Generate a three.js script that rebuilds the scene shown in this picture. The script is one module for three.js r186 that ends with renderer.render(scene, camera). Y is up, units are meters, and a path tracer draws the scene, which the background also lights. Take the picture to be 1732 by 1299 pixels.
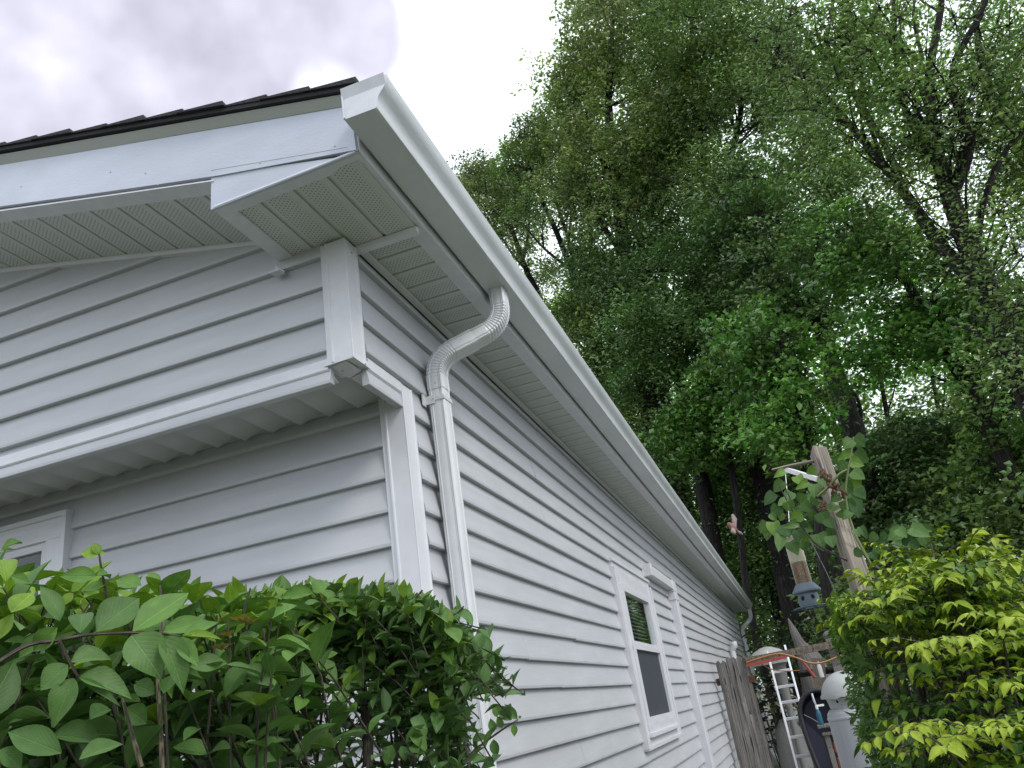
import * as THREE from 'three';
import { mergeGeometries, toCreasedNormals } from 'three/addons/utils/BufferGeometryUtils.js';
import { RoundedBoxGeometry } from 'three/addons/geometries/RoundedBoxGeometry.js';
import { MarchingCubes } from 'three/addons/objects/MarchingCubes.js';

// ---------------------------------------------------------------- camera, sky, sun, exposure
const scene = new THREE.Scene();
const camera = new THREE.PerspectiveCamera(51.3318, 4 / 3, 0.05, 400);
camera.position.set(1.0612, 1.55, 2.3551);
camera.rotation.set(0.39894, 0.27201, -0.15874, 'YXZ');
camera.updateMatrixWorld(true);
scene.add(camera);
const renderer = new THREE.WebGLRenderer({ antialias: true });
renderer.toneMapping = THREE.LinearToneMapping;
renderer.toneMappingExposure = 1.12;
renderer.shadowMap.enabled = true;
renderer.setSize(1024, 768);

// a direction or a point from a pixel of the 1732 x 1299 photograph, at a horizontal distance from the camera
function ray(px, py) {
  const f = 649.5 / Math.tan(THREE.MathUtils.degToRad(51.3318 / 2));
  return new THREE.Vector3((px - 866) / f, -(py - 649.5) / f, -1).applyQuaternion(camera.quaternion);
}
function at(px, py, hd) {
  const d = ray(px, py);
  return d.multiplyScalar(hd / Math.hypot(d.x, d.z)).add(camera.position);
}
function onPlane(px, py, axis, val) {
  const d = ray(px, py), t = (val - camera.position[axis]) / d[axis];
  return d.multiplyScalar(t).add(camera.position);
}

function mulberry(a) {
  return () => {
    a |= 0; a = (a + 0x6d2b79f5) | 0;
    let t = Math.imul(a ^ (a >>> 15), 1 | a);
    t = (t + Math.imul(t ^ (t >>> 7), 61 | t)) ^ t;
    return ((t ^ (t >>> 14)) >>> 0) / 4294967296;
  };
}
const rnd = mulberry(7);
const R = (a, b) => a + (b - a) * rnd();
const clamp = (x, a = 0, b = 1) => Math.min(b, Math.max(a, x));
const smooth = (a, b, x) => { const t = clamp((x - a) / (b - a)); return t * t * (3 - 2 * t); };
function hash3(x, y, z) {
  let h = Math.imul(x, 374761393) ^ Math.imul(y, 668265263) ^ Math.imul(z, 1440662683);
  h = Math.imul(h ^ (h >>> 13), 1274126177);
  return ((h ^ (h >>> 16)) >>> 0) / 4294967296;
}
function vnoise(x, y, z, per = 0) {
  const xi = Math.floor(x), yi = Math.floor(y), zi = Math.floor(z);
  const fx = x - xi, fy = y - yi, fz = z - zi;
  const u = fx * fx * (3 - 2 * fx), v = fy * fy * (3 - 2 * fy), w = fz * fz * (3 - 2 * fz);
  const m = per ? (n) => ((n % per) + per) % per : (n) => n;
  const h = (a, b, c) => hash3(m(xi + a), m(yi + b), zi + c);
  const l = (a, b, t) => a + (b - a) * t;
  return l(l(l(h(0, 0, 0), h(1, 0, 0), u), l(h(0, 1, 0), h(1, 1, 0), u), v), l(l(h(0, 0, 1), h(1, 0, 1), u), l(h(0, 1, 1), h(1, 1, 1), u), v), w);
}
function fbm(x, y, z, oct = 4, per = 0) {
  let s = 0, a = 0.5, t = 0;
  for (let i = 0; i < oct; i++) { s += a * vnoise(x, y, z + i * 17, per); t += a; a *= 0.5; x *= 2; y *= 2; z *= 2; if (per) per *= 2; }
  return s / t;
}

{ // the sky: a bright high overcast with a few lavender grey cloud bellies
  const w = 2048, h = 1024, data = new Float32Array(w * h * 4);
  const put = (l) => l.map(([x, y, r, a]) => [ray(x, y).normalize(), r, a]);
  const spots = put([[300, 30, 0.13, 0.8], [440, 60, 0.13, 0.85], [225, 85, 0.09, 0.6], [625, 75, 0.065, 0.9], [570, 10, 0.11, 0.7], [400, 150, 0.08, 0.5], [70, 10, 0.12, 0.55], [330, 190, 0.09, 0.4], [50, 250, 0.12, 0.45], [-300, 60, 0.45, 0.6], [300, -420, 0.4, 0.6]]);
  const holes = put([[532, 112, 0.07, 1.3], [15, 95, 0.08, 0.85], [120, 150, 0.05, 0.35], [250, 175, 0.04, 0.3], [850, 130, 0.26, 1.1], [745, 30, 0.06, 0.6], [150, 140, 0.05, 0.15]]);
  const d = new THREE.Vector3();
  for (let j = 0; j < h; j++) for (let i = 0; i < w; i++) {
    const ph = ((i + 0.5) / w - 0.5) * 2 * Math.PI, th = ((j + 0.5) / h - 0.5) * Math.PI, o = (j * w + i) * 4;
    d.set(Math.cos(th) * Math.cos(ph), Math.sin(th), Math.cos(th) * Math.sin(ph));
    data[o + 3] = 1;
    if (d.y < -0.02) { data[o] = data[o + 1] = data[o + 2] = 0.35; continue; }
    const n = fbm(d.x * 7 + 3, d.y * 9, d.z * 7, 5), m = fbm(d.x * 16, d.y * 19 + 5, d.z * 16, 5), big = fbm(d.x * 2.2 + 9, d.y * 2.2, d.z * 2.2, 3);
    let s = 0;
    for (const [c, r, a] of spots) s += a * Math.exp(-(c.angleTo(d) ** 2) / (r * r));
    for (const [c, r, a] of holes) s -= a * Math.exp(-(c.angleTo(d) ** 2) / (r * r));
    s += 0.5 * (big - 0.5);
    const field = s + (n - 0.5) * 1.5 + (m - 0.5) * 1.3;
    const dark = smooth(-0.1, 1.0, field) * smooth(-0.05, 0.3, d.y);
    const tone = 0.95 - 0.26 * smooth(0.1, 1.0, field) + 0.55 * (m - 0.5) + 0.3 * (n - 0.5), hz = smooth(0.5, -0.05, d.y), soft = 1 - 0.12 * (n - 0.5);
    const base = [1.4 * soft - 0.34 * hz, 1.5 * soft - 0.34 * hz, 1.68 * soft - 0.34 * hz], belly = [tone, tone * 0.985, tone * 1.08 + 0.07];
    for (let k = 0; k < 3; k++) data[o + k] = base[k] * (1 - dark) + belly[k] * dark;
  }
  const sky = new THREE.DataTexture(data, w, h, THREE.RGBAFormat, THREE.FloatType);
  sky.mapping = THREE.EquirectangularReflectionMapping;
  sky.magFilter = sky.minFilter = THREE.LinearFilter;
  sky.needsUpdate = true;
  scene.background = sky; scene.environment = sky;
}
const sun = new THREE.DirectionalLight(0xfffaf4, 1.5);
sun.position.set(17, 19, 5);
sun.target.position.set(0, 0, -4);
sun.castShadow = true;
sun.shadow.radius = 34;
sun.shadow.mapSize.set(2048, 2048);
Object.assign(sun.shadow.camera, { left: -30, right: 30, top: 30, bottom: -30, near: 1, far: 90 });
scene.add(sun, sun.target);

// ---------------------------------------------------------------- naming helpers
const taken = {};
function numbered(name) {
  taken[name] = (taken[name] ?? -1) + 1;
  return taken[name] ? `${name}_${String(taken[name]).padStart(3, '0')}` : name;
}
function thing(name, label, category, base = [0, 0, 0], group) {
  const o = new THREE.Group();
  o.name = numbered(name);
  Array.isArray(base) ? o.position.set(...base) : o.position.copy(base);
  o.userData = { label, category };
  if (group) o.userData.group = group;
  scene.add(o);
  return o;
}
function shade(m) { m.castShadow = m.receiveShadow = true; return m; }
// a part from geometry in world coordinates, moved to its thing's frame
function part(name, geo, mat, parent, label) {
  const g = Array.isArray(geo) ? merge(geo) : geo;
  let x = 0, y = 0, z = 0;
  for (let p = parent; p && p !== scene; p = p.parent) { x += p.position.x; y += p.position.y; z += p.position.z; }
  if (x || y || z) g.translate(-x, -y, -z);
  const m = shade(new THREE.Mesh(g, mat));
  m.name = name;
  if (label) m.userData.label = label;
  parent.add(m);
  return m;
}
function single(name, geo, mat, label, category, group) {
  const g = Array.isArray(geo) ? merge(geo) : geo;
  g.computeBoundingBox();
  const c = g.boundingBox.getCenter(new THREE.Vector3()), b = g.boundingBox.min.clone();
  g.translate(-c.x, -b.y, -c.z);
  const m = shade(new THREE.Mesh(g, mat));
  m.position.set(c.x, b.y, c.z);
  m.name = numbered(name);
  m.userData = { label, category };
  if (group) m.userData.group = group;
  scene.add(m);
  return m;
}
function structure(name, geo, mat) {
  const m = shade(new THREE.Mesh(geo, mat));
  m.name = name; m.userData = { kind: 'structure' };
  scene.add(m);
  return m;
}

// ---------------------------------------------------------------- geometry helpers
function plain(g) { const o = g.index ? g.toNonIndexed() : g; for (const k of Object.keys(o.attributes)) if (!['position', 'normal', 'uv'].includes(k)) o.deleteAttribute(k); if (!o.attributes.normal) o.computeVertexNormals(); if (!o.attributes.uv) o.setAttribute('uv', new THREE.BufferAttribute(new Float32Array(o.attributes.position.count * 2), 2)); return o; }
function merge(list) { return mergeGeometries(list.map(plain), false); }
// a profile run along an axis. axis 'z': (p,q) = (x,y); 'x': (p,q) = (z,y); 'y': (p,q) = (x,z)
function prism(poly, a, b, axis, seg = 1, disp = null, caps = true) {
  let area = 0;
  const n = poly.length;
  for (let i = 0; i < n; i++) { const [x0, y0] = poly[i], [x1, y1] = poly[(i + 1) % n]; area += x0 * y1 - x1 * y0; }
  if (area < 0) poly = poly.slice().reverse();
  if (b < a) [a, b] = [b, a];
  const flip = axis !== 'z';
  const P = (p, q, t) => axis === 'z' ? [p, q, t] : axis === 'x' ? [t, q, p] : [p, t, q];
  const pos = [], uv = [];
  const tri = (A, B, C, ua, ub, uc) => { if (flip) { pos.push(...A, ...C, ...B); uv.push(...ua, ...uc, ...ub); } else { pos.push(...A, ...B, ...C); uv.push(...ua, ...ub, ...uc); } };
  let per = 0;
  for (let i = 0; i < n; i++) {
    const [p0, q0] = poly[i], [p1, q1] = poly[(i + 1) % n], l = Math.hypot(p1 - p0, q1 - q0);
    for (let k = 0; k < seg; k++) {
      const t0 = a + (b - a) * k / seg, t1 = a + (b - a) * (k + 1) / seg;
      const A = P(p0, q0, t0), B = P(p1, q1, t0), C = P(p1, q1, t1), D = P(p0, q0, t1);
      tri(A, B, C, [t0, per], [t0, per + l], [t1, per + l]);
      tri(A, C, D, [t0, per], [t1, per + l], [t1, per]);
    }
    per += l;
  }
  if (caps) {
    const c = poly.map(([p, q]) => new THREE.Vector2(p, q));
    for (const [i, j, k] of THREE.ShapeUtils.triangulateShape(c, [])) {
      const u = (m) => [poly[m][0], poly[m][1]];
      tri(P(...poly[i], b), P(...poly[j], b), P(...poly[k], b), u(i), u(j), u(k));
      tri(P(...poly[i], a), P(...poly[k], a), P(...poly[j], a), u(i), u(k), u(j));
    }
  }
  if (disp) for (let i = 0; i < pos.length; i += 3) { const [x, y, z] = disp(pos[i], pos[i + 1], pos[i + 2]); pos[i] += x; pos[i + 1] += y; pos[i + 2] += z; }
  const g = new THREE.BufferGeometry();
  g.setAttribute('position', new THREE.Float32BufferAttribute(pos, 3));
  g.setAttribute('uv', new THREE.Float32BufferAttribute(uv, 2));
  g.computeVertexNormals();
  return g;
}
function box(x0, x1, y0, y1, z0, z1, bev = 0) {
  if (!bev) return new THREE.BoxGeometry(x1 - x0, y1 - y0, z1 - z0).translate((x0 + x1) / 2, (y0 + y1) / 2, (z0 + z1) / 2);
  return new RoundedBoxGeometry(x1 - x0, y1 - y0, z1 - z0, 1, bev).translate((x0 + x1) / 2, (y0 + y1) / 2, (z0 + z1) / 2);
}
// a tube with a radius for each point
function tube(pts, radii, sides = 6, smoothPath = 0, bumpy = 0) {
  let P = pts.map((p) => Array.isArray(p) ? new THREE.Vector3(...p) : p.clone()), Rr = radii;
  if (typeof Rr === 'number') Rr = P.map(() => radii);
  if (smoothPath) {
    const c = new THREE.CatmullRomCurve3(P, false, 'centripetal'), nn = smoothPath, Q = [], S = [];
    for (let i = 0; i <= nn; i++) { const t = i / nn, f = t * (P.length - 1), k = Math.min(P.length - 2, Math.floor(f)); Q.push(c.getPoint(t)); S.push(Rr[k] + (Rr[k + 1] - Rr[k]) * (f - k)); }
    P = Q; Rr = S;
  }
  const n = P.length, pos = [], uv = [], idx = [];
  let u = new THREE.Vector3(), len = 0;
  const t = new THREE.Vector3(), v = new THREE.Vector3();
  for (let i = 0; i < n; i++) {
    t.copy(P[Math.min(n - 1, i + 1)]).sub(P[Math.max(0, i - 1)]).normalize();
    if (i === 0) { u.set(1, 0, 0); if (Math.abs(t.x) > 0.8) u.set(0, 0, 1); }
    u.addScaledVector(t, -u.dot(t)).normalize();
    v.crossVectors(t, u);
    if (i) len += P[i].distanceTo(P[i - 1]);
    for (let k = 0; k <= sides; k++) {
      const a = (k % sides) / sides * 2 * Math.PI, r = Rr[i] * (bumpy ? 1 + bumpy * (vnoise(Math.cos(a) * 2.2 + P[0].x * 3, Math.sin(a) * 2.2, len * 1.3) - 0.5) * 2 : 1);
      pos.push(P[i].x + r * (u.x * Math.cos(a) + v.x * Math.sin(a)), P[i].y + r * (u.y * Math.cos(a) + v.y * Math.sin(a)), P[i].z + r * (u.z * Math.cos(a) + v.z * Math.sin(a)));
      uv.push(k / sides * 2 * Math.PI * radii0(Rr), len);
    }
  }
  for (let i = 0; i < n - 1; i++) for (let k = 0; k < sides; k++) {
    const a = i * (sides + 1) + k, b = a + sides + 1;
    idx.push(a, a + 1, b, a + 1, b + 1, b);
  }
  const cap = (i, s) => { const c = pos.length / 3; pos.push(P[i].x, P[i].y, P[i].z); uv.push(0, 0); for (let k = 0; k < sides; k++) { const a = i * (sides + 1) + k; s ? idx.push(c, a, a + 1) : idx.push(c, a + 1, a); } };
  cap(0, false); cap(n - 1, true);
  const g = new THREE.BufferGeometry();
  g.setAttribute('position', new THREE.Float32BufferAttribute(pos, 3));
  g.setAttribute('uv', new THREE.Float32BufferAttribute(uv, 2));
  g.setIndex(idx);
  g.computeVertexNormals();
  return g;
}
const radii0 = (r) => r[0];
function lathe(profile, x, y, z, seg = 20, crease = 0.6) {
  const g = new THREE.LatheGeometry(profile.map(([r, h]) => new THREE.Vector2(r, h)), seg);
  return toCreasedNormals(g, crease).translate(x, y, z);
}
function beam(a, b, w, h, bev = 0.002) { // a squared timber between two points, its width level
  const A = Array.isArray(a) ? new THREE.Vector3(...a) : a, B = Array.isArray(b) ? new THREE.Vector3(...b) : b;
  const l = A.distanceTo(B), g = bev ? new RoundedBoxGeometry(w, h, l, 1, bev) : new THREE.BoxGeometry(w, h, l);
  const m = new THREE.Matrix4().lookAt(A, B, Math.abs(B.y - A.y) > 0.9 * l ? new THREE.Vector3(0, 0, 1) : new THREE.Vector3(0, 1, 0));
  return g.applyMatrix4(m).translate((A.x + B.x) / 2, (A.y + B.y) / 2, (A.z + B.z) / 2);
}

// ---------------------------------------------------------------- textures and materials
function dataTex(n, fn, srgb = false, m = n) {
  const d = new Uint8Array(n * m * 4);
  for (let j = 0; j < m; j++) for (let i = 0; i < n; i++) {
    const c = fn(i / n, j / m, i, j), o = (j * n + i) * 4;
    for (let k = 0; k < 3; k++) d[o + k] = clamp(Array.isArray(c) ? c[k] : c) * 255;
    d[o + 3] = 255;
  }
  const t = new THREE.DataTexture(d, n, m, THREE.RGBAFormat);
  t.wrapS = t.wrapT = THREE.RepeatWrapping;
  t.magFilter = THREE.LinearFilter; t.minFilter = THREE.LinearMipmapLinearFilter; t.generateMipmaps = true;
  if (srgb) t.colorSpace = THREE.SRGBColorSpace;
  t.needsUpdate = true;
  return t;
}
const rep = (t, x, y) => { const c = t.clone(); c.repeat.set(x, y); c.needsUpdate = true; return c; };
const noiseTex = dataTex(256, (u, v) => fbm(u * 8, v * 8, 3.3, 5, 8));
const blotchTex = dataTex(256, (u, v) => { const a = fbm(u * 4, v * 4, 1.1, 5, 4), b = fbm(u * 16, v * 16, 5, 3, 16); return 0.9 + 0.1 * (a - 0.5) + 0.05 * (b - 0.5); }, true);
const dentTex = dataTex(256, (u, v) => 0.5 + 0.5 * (fbm(u * 3, v * 3, 9, 2, 3) - 0.5) + 0.06 * (vnoise(u * 128, v * 128, 2, 128) - 0.5));
const streakTex = dataTex(256, (u, v) => { const a = fbm(u * 3, v * 40, 2, 4, 0), f = fbm(u * 6, v * 6, 7, 3, 6); return 0.86 + 0.16 * (f - 0.5) + 0.1 * (vnoise(u * 4, v * 64, 4, 4) - 0.5) + 0 * a; }, true);
const grainTex = dataTex(256, (u, v) => { // weathered timber, the grain along v
  const w = fbm(u * 6, v * 2, 4, 3, 6), g = vnoise(u * 40 + w * 6, v * 2, 1, 0), f = vnoise(u * 90 + w * 4, v * 5, 6, 0), c = smooth(0.82, 0.95, vnoise(u * 22 + w * 5, v * 2.2, 9, 0));
  return 0.62 + 0.3 * (g - 0.5) + 0.22 * (f - 0.5) + 0.3 * (w - 0.5) - 0.35 * c;
}, true);
const barkTex = dataTex(256, (u, v) => { const w = fbm(u * 5, v * 3, 2, 3, 5); const r = Math.abs(vnoise(u * 12 + w * 3, v * 4 + w * 2, 1, 0) - 0.5) * 2; return 0.35 + 0.5 * r + 0.25 * (fbm(u * 20, v * 20, 4, 3, 20) - 0.5); }, true);
const lin = (r, g, b) => new THREE.Color().setRGB(r, g, b);
function mat(color, rough, extra = {}) {
  const M = extra.transmission !== undefined || extra.clearcoat !== undefined ? THREE.MeshPhysicalMaterial : THREE.MeshStandardMaterial;
  return new M({ color: lin(...color), roughness: rough, ...extra });
}
// ---------------------------------------------------------------- ground
const M = {};
M.ground = mat([0.13, 0.14, 0.1], 1, { map: rep(blotchTex, 40, 40), bumpMap: rep(noiseTex, 120, 120), bumpScale: 0.05 });
M.siding = mat([0.6, 0.61, 0.625], 0.5, { map: rep(blotchTex, 0.35, 2), bumpMap: rep(noiseTex, 1.4, 14), bumpScale: 0.0006 });
M.vinyl = mat([0.8, 0.8, 0.82], 0.42, { map: rep(blotchTex, 1.2, 1.2), bumpMap: rep(dentTex, 2, 2), bumpScale: 0.001 });
M.alum = mat([0.6, 0.64, 0.72], 0.36, { map: rep(blotchTex, 0.6, 1.4), bumpMap: rep(dentTex, 1.1, 2.2), bumpScale: 0.006 });
M.gutter = mat([0.76, 0.785, 0.785], 0.33, { map: rep(blotchTex, 0.8, 1.6), bumpMap: rep(dentTex, 1.2, 1.2), bumpScale: 0.004 });
M.spout = mat([0.8, 0.82, 0.82], 0.36, { map: rep(blotchTex, 1.5, 1), bumpMap: rep(noiseTex, 6, 6), bumpScale: 0.0006 });
M.cap = mat([0.8, 0.81, 0.84], 0.4, { map: rep(blotchTex, 3, 3) });
M.soffitBack = mat([0.55, 0.55, 0.53], 0.7);
M.jutSoffit = mat([0.62, 0.63, 0.63], 0.55, { map: rep(blotchTex, 1, 1) });
M.shingle = mat([0.034, 0.031, 0.034], 0.95, { map: rep(blotchTex, 3, 3), bumpMap: rep(noiseTex, 20, 20), bumpScale: 0.004 });
M.drip = mat([0.33, 0.34, 0.3], 0.45, { bumpMap: rep(dentTex, 1, 3), bumpScale: 0.006 });
M.dark = mat([0.012, 0.013, 0.015], 0.9);
M.screw = mat([0.55, 0.55, 0.55], 0.4, { metalness: 0.6 });
M.rust = mat([0.2, 0.13, 0.09], 0.7);
M.glass = new THREE.MeshPhysicalMaterial({ color: lin(0.9, 0.95, 0.93), roughness: 0.03, transmission: 1, thickness: 0, ior: 1.4 });
M.blind = mat([0.32, 0.34, 0.32], 0.6);
M.screen = mat([0.045, 0.052, 0.066], 0.75, { map: rep(blotchTex, 2, 2) });
{ // soffit panels: rows of small vent holes
  const n = 256, holes = [];
  const tex = dataTex(n, (u, v, i, j) => {
    if (u < 0.17 || u > 0.8) return [0.9, 0.9, 0.9];
    const pu = 1 / 12, pv = 1 / 8, c = Math.round((u - 0.22) / pu), cy = (c % 2) * pv / 2;
    const du = (u - 0.22) - c * pu, dv0 = ((v - cy) % pv + pv) % pv, dv = dv0 > pv / 2 ? dv0 - pv : dv0;
    const r = Math.hypot(du, dv), k = smooth(0.021, 0.013, r);
    const g = 0.9 - 0.74 * k;
    return [g, g, g];
  }, true);
  const bump = dataTex(n, (u, v) => 0.5);
  M.soffit = mat([0.72, 0.745, 0.7], 0.55, { map: tex });
}
{
  const g = new THREE.PlaneGeometry(600, 600, 1, 1).rotateX(-Math.PI / 2);
  structure('ground', g, M.ground);
}

// ---------------------------------------------------------------- the house
const S = 0.115, Y0 = 1.673, course = (k) => Y0 + S * k;
const ZEND = -16.6, JUT = 0.335, SOF = 3.106, RAKE = 0.245;
const house = thing('house', 'single storey house in pale grey clapboard siding with white gutter and trim', 'house', [0, 0, 0]);
const wob = (a, b, c) => fbm(a * 0.7, b * 3.1, c, 3) - 0.5;
// one clapboard: 'out' is the outward coordinate, run along t
function board(y, t0, t1, plane, axis, seed, top = S) {
  const lip = 0.0235;
  const poly = [[0, 0.0005], [lip - 0.002, 0.0005], [lip, 0.0025], [lip + 0.0008, 0.012], [0.0035, top + 0.004], [0, top + 0.004]].map(([o, h]) => [o + plane - 0.008, h + y]);
  const seg = Math.max(2, Math.round(Math.abs(t1 - t0) / 0.35));
  const far = (t) => axis === 'z' ? 1 + 2.4 * smooth(-5, -13, t) : 0.8;
  return prism(poly, t0, t1, axis, seg, (x, yy, z) => {
    const t = axis === 'z' ? z : x, o = (axis === 'z' ? x : z) - plane, e = o > -0.006 ? 1 : 0, w = wob(t, seed, 2) * 0.006 * far(t) * e, v = wob(t * 0.8, seed, 7) * 0.007 * far(t);
    return axis === 'z' ? [w, v, 0] : [0, v, w];
  });
}
function cut(a, b, gaps) { // the spans of [a,b] (a<b) that the gaps leave
  let out = [[a, b]];
  for (const [g0, g1] of gaps) out = out.flatMap(([s, e]) => g1 <= s || g0 >= e ? [[s, e]] : [[s, g0], [g1, e]].filter(([p, q]) => q - p > 0.01));
  return out;
}
const WIN = { z0: -4.6, z1: -3.13, y0: 1.29, y1: 2.5 }, FW = { x0: -2.95, x1: -1.41, y0: 1.2, y1: 2.55 };
const winGap = (k, w) => course(k) > w.y0 - 0.02 && course(k + 1) < w.y1 + 0.04;
{
  // side wall: sheathing with the window's hole, then the boards
  const sh = [box(-0.15, -0.014, 0.2, 3.3, WIN.z1 - 0.06, -0.01), box(-0.15, -0.014, 0.2, 3.3, ZEND, WIN.z0 + 0.06), box(-0.15, -0.014, 0.2, WIN.y0 + 0.09, WIN.z0 + 0.06, WIN.z1 - 0.06), box(-0.15, -0.014, WIN.y1 - 0.06, 3.3, WIN.z0 + 0.06, WIN.z1 - 0.06), box(-0.15, -0.014, 2.67, 3.3, -0.01, 0.32)];
  const wall = part('side_wall', sh, M.dark, house);
  let seed = 1;
  for (let k = -11; k <= 12; k++) {
    const y = course(k), top = k === 12 ? SOF - y : S;
    const start = k >= 9 ? 0.262 : -0.078;
    let spans = cut(ZEND + 0.02, start, winGap(k, WIN) ? [[WIN.z0 + 0.02, WIN.z1 - 0.02]] : []);
    for (const [a, b] of spans) {
      let joints = [a];
      let p = a + 1.2 + 3.66 * hash3(k, 5, Math.round(a * 10));
      while (p < b - 0.8) { joints.push(p); p += 5.2; }
      joints.push(b);
      for (let i = 0; i < joints.length - 1; i++) part('siding_board', board(y, joints[i] + (i ? 0.0004 : 0), joints[i + 1], 0, 'z', ++seed, top), M.siding, wall);
    }
  }
  part('siding_board', board(course(8), -0.1, 0.262, 0, 'z', 88), M.siding, wall);
  // recessed front wall
  const fsh = [box(-6, FW.x0, 0.2, 2.68, -0.15, -0.014), box(FW.x1 - 0.06, -0.02, 0.2, 2.68, -0.15, -0.014), box(FW.x0, FW.x1 - 0.06, 0.2, FW.y0, -0.15, -0.014), box(FW.x0, FW.x1 - 0.06, FW.y1 - 0.06, 2.68, -0.15, -0.014)];
  const front = part('front_wall', fsh, M.dark, house);
  for (let k = -11; k <= 8; k++) for (const [a, b] of cut(-6, -0.076, winGap(k, FW) ? [[FW.x0, FW.x1 - 0.02]] : [])) {
    const top = k === 8 ? 0.062 : S;
    if (b - a > 3) part('siding_board', board(course(k), a, -3.1, 0, 'x', ++seed, top), M.siding, front), part('siding_board', board(course(k), -3.099, b, 0, 'x', ++seed, top), M.siding, front);
    else part('siding_board', board(course(k), a, b, 0, 'x', ++seed, top), M.siding, front);
  }
  part('wall_trim', prism([[0, 2.652], [0.02, 2.652], [0.022, 2.662], [0.018, 2.676], [0.006, 2.68], [0, 2.68]], -6, -0.076, 'x', 12, (x) => [0, wob(x, 2, 3) * 0.01, 0]), M.siding, front);
  // the gable wall that juts out above it
  const gab = part('gable_wall', prism([[-0.02, 2.67], [-0.02, 3.15], [-6, 4.62], [-6, 2.67]], JUT - 0.12, JUT - 0.014, 'z'), M.dark, house);
  for (let k = 8; k <= 22; k++) {
    const y = course(k), xe = y + 0.06 < 3.2 ? -0.07 : -0.3 - (y - 3.2) / RAKE;
    const split = -1.5 - 3 * hash3(k, 2, 9);
    if (xe > split + 0.8 && split > -5.2) part('siding_board', board(y, -6, split, JUT, 'x', ++seed), M.siding, gab), part('siding_board', board(y, split + 0.001, xe, JUT, 'x', ++seed), M.siding, gab);
    else part('siding_board', board(y, -6, xe, JUT, 'x', ++seed), M.siding, gab);
  }
}
// corner posts: a corner with rolled edges and a raised bead on each face
function cornerPost(zf, y0, y1, w = 0.098) {
  const f = 0.024, q = zf + f, p = f - 0.005;
  // (x, z) profile
  const prof = [[-w + p, zf], [-w + p, q - 0.009], [-w + p + 0.003, q - 0.006], [-w + p + 0.019, q - 0.006], [-w + p + 0.022, q + 0.0015], [-w + p + 0.027, q + 0.0015], [-w + p + 0.031, q - 0.002], [p - 0.006, q - 0.001], [p - 0.002, q + 0.0005], [p, q - 0.003], [p - 0.002, q - 0.011], [p - 0.001, q - w + 0.031], [p + 0.0025, q - w + 0.027], [p + 0.0025, q - w + 0.021], [p - 0.006, q - w + 0.018], [p - 0.007, q - w + 0.002], [p - 0.012, q - w], [0.002, q - w], [0.002, zf]];
  return prism(prof, y0, y1, 'y', 6, (x, y, z) => [wob(y, 3, x) * 0.002, 0, wob(y, 9, z) * 0.002]);
}
part('corner_post', cornerPost(0, 0.2, 2.682), M.vinyl, house);
const up = part('corner_post', cornerPost(JUT, 2.655, 3.09), M.vinyl, house);
{ // folded cap that closes the bottom of the upper post
  const g = [prism([[-0.085, 2.649], [0.0185, 2.652], [0.0185, 2.672], [-0.085, 2.672]], 0.25, 0.3575, 'z')];
  part('post_cap', g, M.vinyl, up);
  const fl = new THREE.BufferGeometry();
  fl.setAttribute('position', new THREE.Float32BufferAttribute([-0.079, 2.648, 0.345, -0.01, 2.6485, 0.353, -0.052, 2.634, 0.262, -0.01, 2.6485, 0.353, -0.003, 2.645, 0.27, -0.052, 2.634, 0.262], 3));
  fl.setAttribute('uv', new THREE.Float32BufferAttribute([0, 0, 1, 0, 0, 1, 1, 0, 1, 1, 0, 1], 2)); fl.computeVertexNormals();
  const f2 = fl.clone().translate(0, 0.002, 0);
  part('cap_flap', [fl, f2], M.vinyl, up);
  part('screw', new THREE.SphereGeometry(0.004, 8, 6).translate(-0.05, 2.6415, 0.31), M.screw, up);
  part('screw', new THREE.SphereGeometry(0.0035, 8, 6).translate(0.017, 3.055, 0.315), M.rust, up);
  part('screw', new THREE.SphereGeometry(0.003, 8, 6).translate(-0.055, 3.07, 0.352), M.screw, up);
}
{ // white metal trim along the bottom of the jut, front and return
  const dent = (x, y, z) => [0, wob(x * 2, 4, 5) * 0.004, wob(x * 2, 1, 5) * 0.003];
  const front = prism([[JUT, 2.678], [JUT + 0.014, 2.676], [JUT + 0.017, 2.671], [JUT + 0.0175, 2.639], [JUT + 0.014, 2.6345], [JUT - 0.04, 2.612], [JUT - 0.045, 2.615], [JUT, 2.638]], -6, -0.076, 'x', 24, dent);
  part('jut_trim', front, M.vinyl, house);
  const side = prism([[0, 2.692], [0.014, 2.69], [0.016, 2.685], [0.016, 2.652], [0.008, 2.643], [-0.05, 2.636], [-0.053, 2.64], [0, 2.65]], 0.02, 0.258, 'z', 6);
  part('jut_trim', side, M.vinyl, house);
  part('jut_trim', prism([[-0.006, 2.640], [0.0125, 2.650], [0.0125, 2.656], [-0.006, 2.646]], 0.03, 0.25, 'z'), M.drip, house);
  // underside of the jut: lapped panels
  const soff = part('jut_soffit', box(-6, -0.03, 2.672, 2.68, 0.0, JUT - 0.02), M.dark, house);
  const proto = prism([[0, 0], [0.002, -0.03], [0.008, -0.034], [0.119, -0.001], [0.119, 0.002], [0, 0.004]], 0, 0.285, 'z');
  for (let i = 0; i < 50; i++) { const g = i ? null : proto; const m = shade(new THREE.Mesh(proto, M.jutSoffit)); m.name = 'soffit_panel'; m.position.set(-0.16 - 0.117 * i, 2.668 + wob(i * 2, 4, 4) * 0.006, 0.022); m.rotation.x = R(-0.012, 0.012); soff.add(m); }
}

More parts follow.
